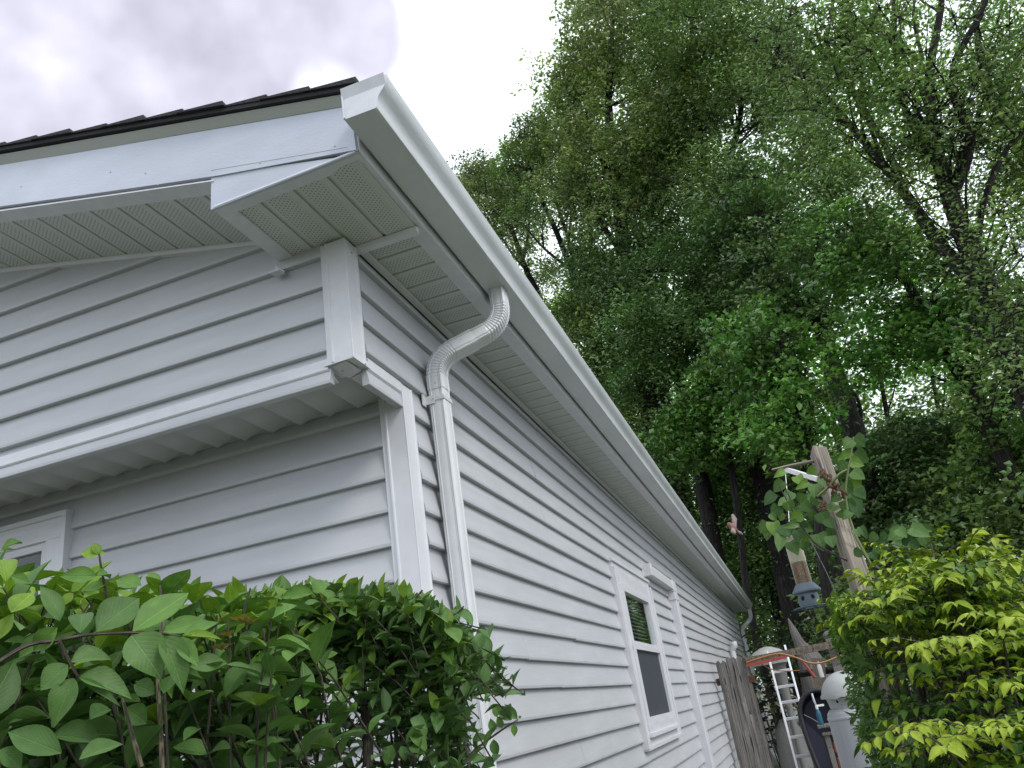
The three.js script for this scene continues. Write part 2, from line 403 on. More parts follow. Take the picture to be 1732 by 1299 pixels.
// ---------------------------------------------------------------- soffits
const PP = 0.117;
function panelGeo(len) {
  const g = prism([[0, 0.007], [0.007, 0.007], [0.0125, 0], [PP - 0.0005, 0], [PP - 0.0005, 0.012], [0, 0.012]], 0, len, 'z');
  const p = g.attributes.position, uv = g.attributes.uv;
  for (let i = 0; i < p.count; i++) uv.setXY(i, p.getX(i) / PP, p.getZ(i) / PP);
  return g;
}
function panels(parent, geo, n, place) {
  for (let i = 0; i < n; i++) { const m = shade(new THREE.Mesh(geo, M.soffit)); m.name = 'soffit_panel'; place(m, i); parent.add(m); }
}
{
  // along the eave: panels run out from the wall
  const eave = part('eave_soffit', box(0, 0.25, SOF + 0.014, SOF + 0.02, ZEND - 0.3, 0.3), M.soffitBack, house);
  panels(eave, panelGeo(0.225), 146, (m, i) => { m.rotation.y = -Math.PI / 2; m.position.set(0.24, SOF + 0.003, 0.265 - PP * i - PP); m.rotation.z = 0; });
  // rotation by -90 degrees about y turns local +x to +z and local +z to -x
  part('eave_return', prism([[0.203, SOF + 0.001], [0.258, SOF - 0.003], [0.258, SOF + 0.003], [0.203, SOF + 0.012]], ZEND - 0.3, 0.69, 'z', 40, (x, y, z) => [0, wob(z, 1, 4) * 0.004, 0]), M.cap, eave);
  part('channel_trim', prism([[0.012, SOF - 0.014], [0.034, SOF - 0.012], [0.036, SOF - 0.004], [0.034, SOF + 0.004], [0.012, SOF + 0.004]], ZEND, 0.25, 'z', 30, (x, y, z) => [0, wob(z, 2, 2) * 0.004, 0]), M.vinyl, eave);
  // the boxed corner
  const boxs = part('corner_soffit', box(-0.22, 0.2, SOF + 0.008, SOF + 0.014, 0.29, 0.68), M.soffitBack, house);
  panels(boxs, panelGeo(0.375), 4, (m, i) => m.position.set(-0.228 + PP * i, SOF - 0.007, 0.285));
  part('box_return', prism([[0.642, SOF - 0.008], [0.7, SOF - 0.012], [0.7, SOF - 0.006], [0.642, SOF + 0.004]], -0.226, 0.252, 'x', 1, (x, y, z) => [0, 0.012 * (x + 0.23) / 0.48 - 0.008, 0]), M.cap, boxs);
  part('box_return', prism([[-0.238, SOF - 0.017], [-0.186, SOF - 0.013], [-0.186, SOF - 0.006], [-0.238, SOF + 0.1]], 0.3, 0.694, 'z'), M.cap, boxs);
  part('channel_trim', prism([[0.262, SOF - 0.03], [0.284, SOF - 0.026], [0.285, SOF - 0.008], [0.262, SOF - 0.004]], -0.23, 0.244, 'x'), M.vinyl, boxs);
  part('flashing_tab', [prism([[-0.25, 3.03], [-0.25, 3.078], [-0.215, 3.043], [-0.213, 3.031]], 0.352, 0.355, 'z'), prism([[0.355, 3.03], [0.355, 3.036], [0.39, 3.031], [0.39, 3.027]], -0.25, -0.213, 'x')], M.vinyl, boxs);
  // under the rake: panels run from the fascia to the wall, up the slope
  const th = Math.atan(RAKE), sy = (x) => 3.205 + RAKE * (-0.333 - x);
  const rk = part('rake_soffit', prism([[-0.2, sy(-0.2) + 0.014], [-6, sy(-6) + 0.014], [-6, sy(-6) + 0.02], [-0.2, sy(-0.2) + 0.02]], 0.335, 0.69, 'z'), M.soffitBack, house);
  panels(rk, panelGeo(0.33), 46, (m, i) => { const x = -0.2 - PP * Math.cos(th) * (i + 1); m.rotation.z = -th; m.position.set(x, sy(x) + 0.001, 0.345); });
  part('rake_return', prism([[0.642, -0.004], [0.702, 0], [0.702, 0.004], [0.642, 0.006]], -6, -0.226, 'x', 20, (x) => [0, sy(x) + 0.002 + wob(x, 3, 3) * 0.004, 0]), M.cap, rk);
  part('channel_trim', prism([[JUT, -0.02], [JUT + 0.018, -0.018], [JUT + 0.02, -0.006], [JUT + 0.018, 0.002], [JUT, 0.004]], -6, -0.25, 'x', 20, (x) => [0, sy(x) + wob(x, 5, 3) * 0.004, 0]), M.vinyl, rk);
}
// ---------------------------------------------------------------- fascia, drip edge, roof
{
  const yb = (x) => 3.199 + 0.2475 * (-0.23 - x), yt = (x) => 3.269 + 0.2445 * (0.221 - x);
  const pts = [[0.256, 3.1], [-0.2, yb(-0.2)]];
  const N = 24;
  for (let i = 1; i <= N; i++) { const x = -0.2 - 5.8 * i / N; pts.push([x, yb(x) + wob(x * 2, 3, 1) * 0.006]); }
  for (let i = N; i >= 0; i--) { const x = 0.25 - 6.25 * i / N; pts.push([x, yt(x) + wob(x * 2, 6, 1) * 0.012]); }
  const f = part('rake_fascia', prism(pts, 0.692, 0.7035, 'z'), M.alum, house);
  for (const [x, y] of [[-0.06, 3.18], [0.19, 3.14], [-0.48, 3.31], [-0.43, 3.245], [-0.62, 3.37], [-1.0, 3.46]]) part('nail_head', new THREE.SphereGeometry(0.0032, 8, 6).scale(1, 1, 0.5).translate(x, y, 0.7035), M.alum, f);
  part('hem', prism([[-0.232, yb(-0.232) + 0.022], [0.23, yb(0.23) + 0.034], [0.23, yb(0.23) + 0.035], [-0.232, yb(-0.232) + 0.0235]], 0.7036, 0.7042, 'z'), M.drip, f);
  part('box_face', prism([[-0.238, 3.082], [0.254, 3.096], [0.2, yb(0.2) + 0.008], [-0.236, yb(-0.236) + 0.006]], 0.688, 0.6985, 'z'), M.alum, house);
  part('eave_fascia', prism([[0.248, SOF - 0.003], [0.2585, SOF - 0.003], [0.2605, SOF + 0.008], [0.257, 3.29], [0.248, 3.29]], ZEND - 0.3, 0.69, 'z', 50, (x, y, z) => [wob(z, 8, 1) * 0.004, wob(z, 4, 1) * 0.004, 0]), M.cap, house);
  part('drip_edge', prism([[0.695, 0], [0.7045, 0], [0.7225, 0.028], [0.7225, 0.031], [0.695, 0.033]], -6, 0.245, 'x', 30, (x, y, z) => [0, yt(x) + (y < 0.01 ? wob(x * 2, 6, 1) * 0.01 : 0), wob(x * 2, 9, 1) * 0.004]), M.drip, house);
  const ys = (x) => 3.3 + 0.2465 * (0.232 - x);
  const roof = part('roof', prism([[0.29, ys(0.29)], [0.29, ys(0.29) + 0.015], [-4.2, ys(-4.2) + 0.015], [-8.4, ys(0) + 0.015], [-8.4, ys(0)], [-4.2, ys(-4.2)]], ZEND - 0.32, 0.735, 'z'), M.shingle, house);
  for (let i = 0; i < 30; i++) {
    const a = 0.296 - 0.15 * i, b = a - 0.175;
    const t = 0.016 + 0.006 * hash3(i, 3, 1);
    part('shingle_course', prism([[a, ys(a) + 0.0155], [a - 0.002 - 0.006 * hash3(i, 1, 1), ys(a) + 0.016 + t], [b, ys(b) + 0.019], [b, ys(b) + 0.0155]], ZEND - 0.3, 0.738 + 0.012 * hash3(i, 8, 2), 'z', 1), M.shingle, roof);
  }
  // a ceiling-level deck closes the roof space from below
  part('roof_deck', box(-8.2, -0.02, 3.12, 3.16, ZEND, 0.2), M.dark, house);
  part('back_wall', [box(-8.2, -8.05, 0.2, 3.1, ZEND, 0), box(-8.2, -0.15, 0.2, 3.1, ZEND, ZEND + 0.15)], M.siding, house);
  part('skirting', [box(-0.12, 0.0, 0.0, 0.43, ZEND, -0.02), box(-8.2, -0.02, 0, 0.43, -0.12, 0.0)], M.vinyl, house);
  part('corner_post', prism([[-0.08, ZEND + 0.02], [-0.08, ZEND - 0.02], [0.016, ZEND - 0.02], [0.016, ZEND + 0.075], [0, ZEND + 0.075]], 0.2, 3.1, 'y'), M.vinyl, house);
}
// ---------------------------------------------------------------- gutter
{
  const outer = [[0.271, 3.23], [0.270, 3.135], [0.366, 3.134], [0.3695, 3.1365], [0.3705, 3.141], [0.372, 3.157], [0.376, 3.17], [0.384, 3.182], [0.394, 3.193], [0.402, 3.205], [0.4075, 3.219], [0.4095, 3.233], [0.408, 3.236], [0.398, 3.236], [0.396, 3.232]];
  const inner = [[0.404, 3.23], [0.4025, 3.219], [0.398, 3.207], [0.39, 3.196], [0.38, 3.185], [0.372, 3.172], [0.3685, 3.158], [0.367, 3.142], [0.365, 3.138], [0.2735, 3.139], [0.2745, 3.23]];
  const prof = outer.concat(inner);
  const end = -16.86;
  let g = prism(prof, end, 0.787, 'z', 90, (x, y, z) => {
    const bottom = y < 3.1405 ? 1 : 0, w = wob(z * 1.5, 4, 1), ends = smooth(0.787, 0.4, z);
    return [wob(z, y > 3.15 ? 3 : 1, 6) * 0.004 * ends, bottom * w * 0.006 * ends * smooth(0.29, 0.33, x) * smooth(0.375, 0.34, x), 0];
  });
  g = toCreasedNormals(g, 0.55);
  const gut = part('gutter', g, M.gutter, house);
  const capPoly = outer.slice(0, 13);
  part('end_cap', [prism(capPoly.map(([x, y]) => [x + (x > 0.35 ? 0.0012 : -0.0012), y]), 0.7868, 0.7895, 'z'), prism([[0.7896, 3.236], [0.801, 3.2345], [0.7896, 3.205]], 0.2705, 0.405, 'x'), prism([[0.268, 3.236], [0.2725, 3.236], [0.274, 3.137], [0.2695, 3.135]], 0.7897, 0.7935, 'z')], M.cap, gut);
  part('end_cap', prism(capPoly, end - 0.003, end, 'z'), M.gutter, gut);
  part('bottom_hem', prism([[0.362, 3.1315], [0.3705, 3.133], [0.372, 3.137], [0.366, 3.1345]], end, 0.787, 'z', 1), M.vinyl, gut);
  for (let z = 0.2; z > -16; z -= 0.9) part('hanger', box(0.272, 0.402, 3.222, 3.226, z - 0.012, z + 0.012), M.screw, gut);
}
// a rectangular downspout swept along a path with pleated elbows
function sweepSpout(path, wz, wx, opt = {}) {
  // path: [x,y,z, bend radius]; the section's width follows z
  const pts = [], kind = [];
  const V = (p) => new THREE.Vector3(p[0], p[1], p[2]);
  for (let i = 0; i < path.length; i++) {
    const p = V(path[i]);
    if (!i || i === path.length - 1 || !path[i][3]) { pts.push(p); kind.push(0); continue; }
    const a = V(path[i - 1]).sub(p), b = V(path[i + 1]).sub(p), r = path[i][3];
    const A = p.clone().addScaledVector(a.clone().normalize(), r), B = p.clone().addScaledVector(b.clone().normalize(), r), n = 26;
    for (let k = 0; k <= n; k++) { const t = k / n; pts.push(A.clone().multiplyScalar((1 - t) ** 2).addScaledVector(p, 2 * t * (1 - t)).addScaledVector(B, t * t)); kind.push(k === 0 || k === n ? 0.5 : (k % 2 ? 1 : 2)); }
  }
  // straight lengths get a few rings
  const sec = [], N = 112;
  for (let k = 0; k < N; k++) {
    const a = k / N * 2 * Math.PI, c = Math.cos(a), s = Math.sin(a), e = 0.24;
    let X = Math.sign(c) * Math.abs(c) ** e, Z = Math.sign(s) * Math.abs(s) ** e;
    sec.push([X, Z]);
  }
  const pos = [], uv = [], idx = [], up = new THREE.Vector3(0, 0, 1), T = new THREE.Vector3(), Bn = new THREE.Vector3(), Wd = new THREE.Vector3();
  let len = 0;
  for (let i = 0; i < pts.length; i++) {
    T.copy(pts[Math.min(pts.length - 1, i + 1)]).sub(pts[Math.max(0, i - 1)]).normalize();
    Wd.copy(up).addScaledVector(T, -up.dot(T)).normalize();
    Bn.crossVectors(T, Wd).normalize();
    if (i) len += pts[i].distanceTo(pts[i - 1]);
    const k = kind[i], sc = k === 1 ? 1.012 : k === 2 ? 0.945 : 1;
    for (let j = 0; j < N; j++) {
      let [X, Z] = sec[j];
      // flutes down the faces
      const flute = (q) => (Math.abs(q) < 0.72 ? 0.075 * Math.cos(q / 0.72 * Math.PI * 5) - 0.075 : 0);
      const X2 = X * (1 + (Math.abs(X) > 0.9 ? flute(Z) : 0)), Z2 = Z * (1 + (Math.abs(Z) > 0.9 ? flute(X) : 0));
      const P = pts[i].clone().addScaledVector(Bn, X2 * wx / 2 * sc).addScaledVector(Wd, Z2 * wz / 2 * sc);
      pos.push(P.x, P.y, P.z); uv.push(j / N * 0.28, len);
    }
  }
  for (let i = 0; i < pts.length - 1; i++) for (let j = 0; j < N; j++) { const a = i * N + j, b = i * N + (j + 1) % N, c = a + N, d = b + N; idx.push(a, c, b, b, c, d); }
  const g = new THREE.BufferGeometry();
  g.setAttribute('position', new THREE.Float32BufferAttribute(pos, 3));
  g.setAttribute('uv', new THREE.Float32BufferAttribute(uv, 2));
  g.setIndex(idx);
  return toCreasedNormals(g, 0.42);
}
{
  const zc = -0.228, xw = 0.055;
  const ds = part('downspout', sweepSpout([[xw, 2.735, zc], [xw, 2.2, zc], [xw, 1.2, zc], [xw, 0.2, zc]], 0.072, 0.063), M.spout, house);
  part('elbow', sweepSpout([[0.313, 3.145, -0.335], [0.313, 2.985, -0.335, 0.085], [0.152, 2.908, -0.272]], 0.072, 0.062), M.spout, ds);
  part('elbow', sweepSpout([[0.2, 2.931, -0.291], [xw, 2.862, zc, 0.085], [xw, 2.73, zc]], 0.0765, 0.067), M.spout, ds);
  part('strap', [box(xw - 0.036, xw + 0.0335, 2.682, 2.7, zc - 0.0395, zc + 0.0395, 0.002), box(0.012, 0.05, 2.672, 2.704, zc + 0.037, zc + 0.0405), box(0.01, 0.014, 2.664, 2.71, zc + 0.036, zc + 0.066)], M.spout, ds);
  for (const p of [[0.045, 2.69, zc + 0.042], [0.06, 2.752, zc + 0.037], [0.165, 2.918, -0.238]]) part('screw', new THREE.SphereGeometry(0.0038, 8, 6).translate(...p), M.screw, ds);
  // the one at the far end
  const z2 = ZEND + 0.12, z3 = z2 - 0.12;
  part('downspout', [sweepSpout([[0.32, 3.15, z3], [0.32, 2.92, z3, 0.1], [0.07, 2.74, z2, 0.1], [0.07, 1.2, z2], [0.07, 0.22, z2, 0.1], [0.2, 0.1, z2 + 0.12]], 0.09, 0.08)], M.spout, house);
}
// ---------------------------------------------------------------- windows
function windowOn(map, o, name) {
  const b = (u0, u1, y0, y1, w0, w1, bev = 0.002) => map(u0, u1, y0, y1, w0 < 0.0015 && w0 > -0.006 ? w0 - 0.012 : w0, w1, bev);
  const w = part('window', o.frame.map((f) => b(...f)), M.vinyl, house);
  for (const s of o.sash) part('sash', s.map((f) => b(...f)), M.vinyl, w);
  for (const p of o.pane) part('pane', map(...p, 0), M.glass, w);
  if (o.screen) part('insect_screen', map(...o.screen, 0), M.screen, w);
  part('room', o.room.map((f) => map(...f, 0)), M.dark, w);
  if (o.blind) {
    const [u0, u1, y0, y1, ww] = o.blind;
    for (let y = y0; y < y1; y += 0.028) part('blind_slat', map(u0, u1, y, y + 0.004, ww - 0.02 + 0.002, ww + 0.001, 0), M.blind, w);
  }
  return w;
}
const onSide = (u0, u1, y0, y1, w0, w1, bev) => box(w0, w1, y0, y1, -u1, -u0, bev);
const onFront = (u0, u1, y0, y1, w0, w1, bev) => box(-u1, -u0, y0, y1, w0, w1, bev);
windowOn(onSide, {
  frame: [[3.13, 4.6, 2.335, 2.49, -0.005, 0.028], [3.12, 4.61, 2.478, 2.5, -0.003, 0.042], [3.12, 3.3, 1.3, 2.336, 0, 0.0305], [4.43, 4.61, 1.3, 2.336, 0, 0.0305], [3.121, 4.609, 1.29, 1.362, -0.01, 0.033], [3.115, 3.16, 1.285, 2.44, -0.01, 0.044], [4.57, 4.615, 1.285, 2.44, -0.01, 0.044], [3.12, 4.62, 1.275, 1.3, -0.012, 0.04]],
  sash: [[[3.29, 3.37, 1.93, 2.34, 0, 0.037], [4.37, 4.45, 1.93, 2.34, 0, 0.037], [3.3, 4.44, 2.295, 2.345, 0, 0.0365], [3.28, 4.46, 1.9, 1.955, 0, 0.041]], [[3.28, 3.36, 1.36, 1.91, 0, 0.042], [4.38, 4.46, 1.36, 1.91, 0, 0.042], [3.27, 4.47, 1.365, 1.465, 0, 0.044], [3.26, 4.48, 1.345, 1.372, 0, 0.058]]],
  pane: [[3.36, 4.38, 1.95, 2.3, 0.012, 0.015]],
  screen: [3.35, 4.39, 1.46, 1.905, 0.018, 0.02],
  room: [[3.2, 4.55, 1.38, 2.44, -0.16, -0.15], [3.19, 3.2, 1.38, 2.44, -0.15, -0.002], [4.54, 4.55, 1.38, 2.44, -0.15, -0.002], [3.2, 4.54, 2.42, 2.44, -0.15, -0.002], [3.2, 4.54, 1.38, 1.39, -0.15, -0.002]],
  blind: [3.4, 4.34, 1.955, 2.29, -0.03],
});
windowOn(onFront, {
  frame: [[1.43, 3.0, 2.45, 2.535, 0, 0.0305], [1.408, 3.0, 2.53, 2.55, 0, 0.0415], [1.41, 1.43, 1.2, 2.531, 0.001, 0.04], [1.425, 1.512, 1.2, 2.462, 0.001, 0.029], [1.41, 3.0, 1.2, 1.3, 0, 0.035]],
  sash: [[[1.5, 1.54, 1.3, 2.462, -0.01, 0.018], [1.515, 3.0, 2.42, 2.464, -0.01, 0.0165], [1.53, 3.0, 1.29, 1.34, -0.01, 0.0165]]],
  pane: [[1.535, 3.0, 1.33, 2.43, 0.0, 0.003]],
  room: [[1.5, 2.99, 1.22, 2.48, -0.36, -0.35], [1.49, 1.5, 1.22, 2.48, -0.35, -0.015], [1.5, 2.99, 2.47, 2.48, -0.35, -0.015], [1.5, 2.99, 1.22, 1.23, -0.35, -0.015], [2.98, 2.99, 1.23, 2.47, -0.35, -0.015]],
});
// ---------------------------------------------------------------- pipe cover and vent pipe on the side wall
{
  const bev = 0.008;
  const pc = part('pipe_cover', [box(-0.008, 0.079, 2.54, 2.632, -5.98, -4.58, bev), box(-0.008, 0.078, 0.3, 2.5, -6.06, -5.87, bev)], M.vinyl, house);
  part('end_fitting', [box(0, 0.085, 2.533, 2.638, -4.66, -4.57, bev), box(-0.0, 0.012, 2.52, 2.66, -4.6, -4.55)], M.vinyl, pc);
  part('corner_fitting', [box(0, 0.086, 2.52, 2.638, -6.07, -5.85, 0.012), box(0, 0.083, 2.44, 2.53, -6.068, -5.86, 0.008)], M.vinyl, pc);
  const v = onPlane(1238, 1098, 'x', 0.07);
  part('vent_pipe', tube([[0.07, 1.2, v.z], [0.07, v.y - 0.03, v.z], [0.075, v.y - 0.005, v.z], [0.125, v.y + 0.05, v.z + 0.02], [0.13, v.y + 0.11, v.z + 0.02]], [0.045, 0.045, 0.052, 0.052, 0.045], 12), M.vinyl, house);
}
// ---------------------------------------------------------------- leaves for trees seen from afar
function leafCluster(seed, n, rad, len, wide, flat) {
  const r = mulberry(seed), pos = [], q = new THREE.Quaternion(), e = new THREE.Euler(), v = new THREE.Vector3();
  for (let i = 0; i < n; i++) {
    const a = r() * 6.283, d = rad * Math.cbrt(r()), h = (r() * 2 - 1) * flat * rad;
    const c = new THREE.Vector3(Math.cos(a) * d, h - 0.35 * d * d / rad, Math.sin(a) * d);
    const l = len * (0.7 + 0.6 * r()), w = wide * (0.7 + 0.6 * r());
    e.set((r() - 0.5) * 1.5 - 0.25, a + (r() - 0.5) * 2.2, (r() - 0.5) * 1.5);
    q.setFromEuler(e);
    const p = [[0, 0, 0], [w / 2, w * 0.22, l * 0.45], [0, -l * 0.06, l], [-w / 2, w * 0.22, l * 0.45]].map((t) => v.set(...t).applyQuaternion(q).add(c).toArray());
    pos.push(...p[0], ...p[1], ...p[2], ...p[0], ...p[2], ...p[3]);
  }
  const g = new THREE.BufferGeometry();
  g.setAttribute('position', new THREE.Float32BufferAttribute(pos, 3));
  g.setAttribute('uv', new THREE.Float32BufferAttribute(new Float32Array(pos.length / 3 * 2), 2));
  g.computeVertexNormals();
  return g;
}
const CL = {
  oak: [11, 12, 13].map((s) => leafCluster(s, 18, 0.34, 0.14, 0.075, 0.75)),
  maple: [21, 22, 23].map((s) => leafCluster(s, 18, 0.34, 0.12, 0.1, 0.26)),
  fine: [31, 32, 33].map((s) => leafCluster(s, 20, 0.32, 0.1, 0.05, 0.9)),
};
M.crown = new THREE.MeshPhysicalMaterial({ color: lin(1, 1, 1), roughness: 0.4, transmission: 0.5, thickness: 0, side: THREE.DoubleSide });
M.bark = mat([0.06, 0.05, 0.042], 0.95, { map: rep(barkTex, 1.6, 0.8), bumpMap: rep(barkTex, 1.6, 0.8), bumpScale: 0.08 });
M.barkPale = mat([0.15, 0.14, 0.12], 0.95, { map: rep(barkTex, 2, 1), bumpMap: rep(barkTex, 2, 1), bumpScale: 0.02 });
const GREEN = { olive: [0.265, 0.36, 0.1], mid: [0.215, 0.34, 0.08], deep: [0.155, 0.28, 0.07], fresh: [0.165, 0.35, 0.055], pale: [0.24, 0.32, 0.11] };

function crownOf(parent, spots, col, clusters, seed, name = 'crown') {
  // spots: [Vector3, scale, tint]; one instanced mass of leaf clusters per tree
  const r = mulberry(seed), mesh = new THREE.InstancedMesh(clusters, M.crown, spots.length);
  const m = new THREE.Matrix4(), q = new THREE.Quaternion(), e = new THREE.Euler(), s = new THREE.Vector3(), c = new THREE.Color(), p = new THREE.Vector3();
  let bx = 0, by = 0, bz = 0;
  for (let o = parent; o && o !== scene; o = o.parent) { bx += o.position.x; by += o.position.y; bz += o.position.z; }
  spots.forEach(([v, k, t], i) => {
    e.set((r() - 0.5) * 0.9, r() * 6.283, (r() - 0.5) * 0.9);
    const f = k * (0.75 + 0.5 * r());
    m.compose(p.set(v.x - bx, v.y - by, v.z - bz), q.setFromEuler(e), s.set(f, f, f));
    mesh.setMatrixAt(i, m);
    const b = t * (0.62 + 0.76 * r()), y = (r() - 0.5) * 0.3;
    mesh.setColorAt(i, c.setRGB(clamp(col[0] * b * (1 + y)), clamp(col[1] * b), clamp(col[2] * b * (1 - y))));
  });
  mesh.name = name;
  mesh.userData.kind = 'stuff';
  shade(mesh);
  parent.add(mesh);
  return mesh;
}
let treeSeed = 100;
// trunk: pixels from the foot upwards [px, py, radius]; crowns: [px, py, rx, ry, depth half, lobes] in pixels and metres; limbs: pixel lines [[px,py,r], ...]
function tree(o) {
  const r = mulberry(++treeSeed), rr = (a, b) => a + (b - a) * r();
  const tp = o.trunk.map(([x, y, rad, dh = 0]) => ({ p: at(x, y, o.hd + dh), r: rad }));
  const foot = tp[0].p.clone(); foot.y = -0.1;
  if (tp[0].p.y > 0.4) tp.unshift({ p: foot.clone().lerp(tp[0].p, 0), r: tp[0].r * 1.35 }, { p: foot.clone().lerp(tp[0].p, 0.12), r: tp[0].r * 1.12 });
  const base = new THREE.Vector3(foot.x, 0, foot.z);
  const t = thing(o.name ?? 'tree', o.label, 'tree', base, o.group);
  const bark = o.bark ?? M.bark;
  part('trunk', tube(tp.map((q) => q.p), tp.map((q) => q.r), 12, Math.max(14, tp.length * 6), 0.14), bark, t);
  const wood = tp.map((q) => [q.p, q.r]);
  for (const l of o.limbs ?? []) {
    const pts = l.map(([x, y, rad, dh = 0]) => at(x, y, o.hd + dh));
    // start the limb in the nearest wood
    part('limb', tube(pts, l.map((q) => q[2]), 8, pts.length * 5, 0.12), bark, t);
    pts.forEach((p, i) => wood.push([p, l[i][2]]));
  }
  const spots = [], twigs = [];
  for (const [cx, cy, rx, ry, dz, n, dh = 0, dens = 1] of o.crowns) {
    for (let i = 0; i < n * 1.35; i++) {
      const a = r() * 6.283, u = Math.cbrt(0.15 + 0.85 * r()), w = rr(-1, 1), k = Math.sqrt(1 - w * w);
      const c = at(cx + rx * u * Math.cos(a) * k, cy + ry * u * Math.sin(a) * k, o.hd + dh + dz * w * u);
      const size = (o.lobe ?? 1) * rr(0.5, 1.2);
      // a limb to the lobe
      let best = wood[0], bd = 1e9;
      for (const q of wood) { if (q[0].y > c.y + 0.3) continue; const d = q[0].distanceTo(c) + (c.y - q[0].y < 0.4 ? 3 : 0) - q[1] * 4; if (d < bd) { bd = d; best = q; } }
      const A = best[0], mid = A.clone().lerp(c, 0.5); mid.y += rr(-0.1, 0.14) * bd * 0.5; mid.x += rr(-0.2, 0.2) * size; mid.z += rr(-0.2, 0.2) * size;
      const r0 = Math.min(best[1] * 0.55, 0.02 + 0.012 * bd);
      twigs.push(tube([A, mid, c], [r0, r0 * 0.65, 0.008], 5, 6));
      if (r() < 0.6) wood.push([mid.clone(), r0 * 0.65]);
      const tone = rr(0.65, 1.45), nk = Math.round((o.leaves ?? 60) * 0.6 * size * size * dens);
      for (let b = 0; b < 5; b++) { // twigs inside the lobe
        const d = new THREE.Vector3(rr(-1, 1), rr(-0.5, 1), rr(-1, 1)).normalize().multiplyScalar(size * rr(0.6, 1.1));
        twigs.push(tube([c.clone().addScaledVector(d, -0.1), c.clone().addScaledVector(d, 0.5), c.clone().add(d)], [0.012, 0.008, 0.004], 3));
      }
      for (let j = 0; j < nk; j++) {
        const d = new THREE.Vector3(rr(-1, 1), rr(-1, 1), rr(-1, 1));
        if (d.lengthSq() > 1) { d.normalize().multiplyScalar(rr(0.6, 1)); }
        d.y *= 0.72;
        const p = d.multiplyScalar(size).add(c);
        if (fbm(p.x * 1.5, p.y * 1.5, p.z * 1.5, 2) < (o.gap ?? 0.4) + 0.06) continue;
        spots.push([p, (o.scale ?? 1), tone * (0.85 + 0.3 * fbm(p.x * 2, p.y * 2, p.z * 2, 2))]);
      }
    }
  }
  const tw = part('twigs', twigs, bark, t); tw.userData.kind = 'stuff';
  crownOf(t, spots, GREEN[o.color ?? 'mid'], CL[o.leaf ?? 'oak'][treeSeed % 3], treeSeed);
  return t;
}
const G1 = undefined;
tree({ label: 'tall thick-limbed tree with sparse crown forking high above the yellow green bush', hd: 15, bark: M.bark, color: 'mid', leaf: 'fine', leaves: 48, gap: 0.46, lobe: 0.8,
  trunk: [[1850, 1020, 0.28], [1795, 830, 0.25], [1738, 660, 0.215], [1690, 540, 0.185], [1640, 420, 0.175], [1605, 330, 0.15], [1582, 240, 0.11], [1572, 130, 0.085], [1590, 20, 0.06], [1600, -80, 0.04]],
  limbs: [[[1672, 500, 0.13], [1600, 425, 0.12], [1540, 340, 0.1], [1475, 255, 0.08], [1440, 214, 0.07], [1385, 150, 0.045], [1340, 110, 0.02]], [[1450, 222, 0.045], [1370, 185, 0.028], [1310, 190, 0.015]], [[1535, 330, 0.07], [1480, 215, 0.05], [1415, 120, 0.04], [1330, 20, 0.025]], [[1608, 340, 0.1], [1640, 250, 0.08], [1612, 120, 0.065], [1660, 20, 0.05], [1690, -60, 0.03]], [[1590, 290, 0.08], [1530, 180, 0.06], [1515, 80, 0.05], [1510, -40, 0.035]], [[1575, 200, 0.05], [1540, 110, 0.04], [1470, 20, 0.02]], [[1745, 690, 0.1], [1700, 600, 0.08], [1650, 560, 0.05], [1600, 545, 0.02]], [[1650, 440, 0.06], [1668, 330, 0.05], [1720, 230, 0.04], [1790, 180, 0.02]], [[1560, 100, 0.04], [1545, 20, 0.03], [1560, -60, 0.02]], [[1500, 290, 0.05], [1462, 180, 0.035], [1455, 80, 0.025], [1430, 0, 0.015]]],
  crowns: [[1540, 60, 170, 120, 2.5, 34], [1400, 90, 110, 110, 2, 26], [1650, 150, 110, 140, 2, 20], [1480, 215, 90, 60, 1.5, 10], [1560, 300, 80, 70, 1.4, 9], [1330, 60, 60, 80, 1.8, 10], [1690, 420, 60, 90, 1.2, 8, -0.4], [1620, 450, 50, 60, 1, 5, -0.6], [1720, 560, 50, 60, 0.8, 6, -0.9], [1590, 180, 120, 80, 1.5, 12]] });
tree({ label: 'tree at the far upper corner whose bent limb reaches in from beyond the frame', hd: 18, color: 'mid', leaf: 'fine', leaves: 46, gap: 0.45,
  trunk: [[2010, 1000, 0.3], [1900, 560, 0.26], [1800, 330, 0.2], [1700, 210, 0.12], [1660, 110, 0.08], [1650, 20, 0.05]], limbs: [[[1800, 330, 0.12], [1740, 300, 0.08], [1690, 260, 0.05]]],
  crowns: [[1700, 60, 90, 110, 2, 18], [1740, 330, 70, 120, 2, 18], [1790, 180, 90, 160, 2, 16], [1700, 240, 60, 60, 2, 10]] });
tree({ label: 'slender dark tree leaning left between the maple leaves and the thick-limbed tree', hd: 17, color: 'fresh', leaf: 'maple', leaves: 40, gap: 0.42,
  trunk: [[1760, 920, 0.17], [1690, 760, 0.15], [1640, 660, 0.135], [1585, 570, 0.115], [1530, 470, 0.085], [1490, 400, 0.06], [1460, 330, 0.03]], limbs: [[[1600, 590, 0.09], [1570, 575, 0.07], [1545, 560, 0.05], [1500, 545, 0.03]]],
  crowns: [[1690, 640, 60, 60, 1.2, 8], [1520, 480, 120, 60, 1.6, 17], [1440, 420, 80, 60, 1.4, 8], [1620, 520, 90, 50, 1.5, 10], [1480, 590, 70, 40, 1.2, 6]] });
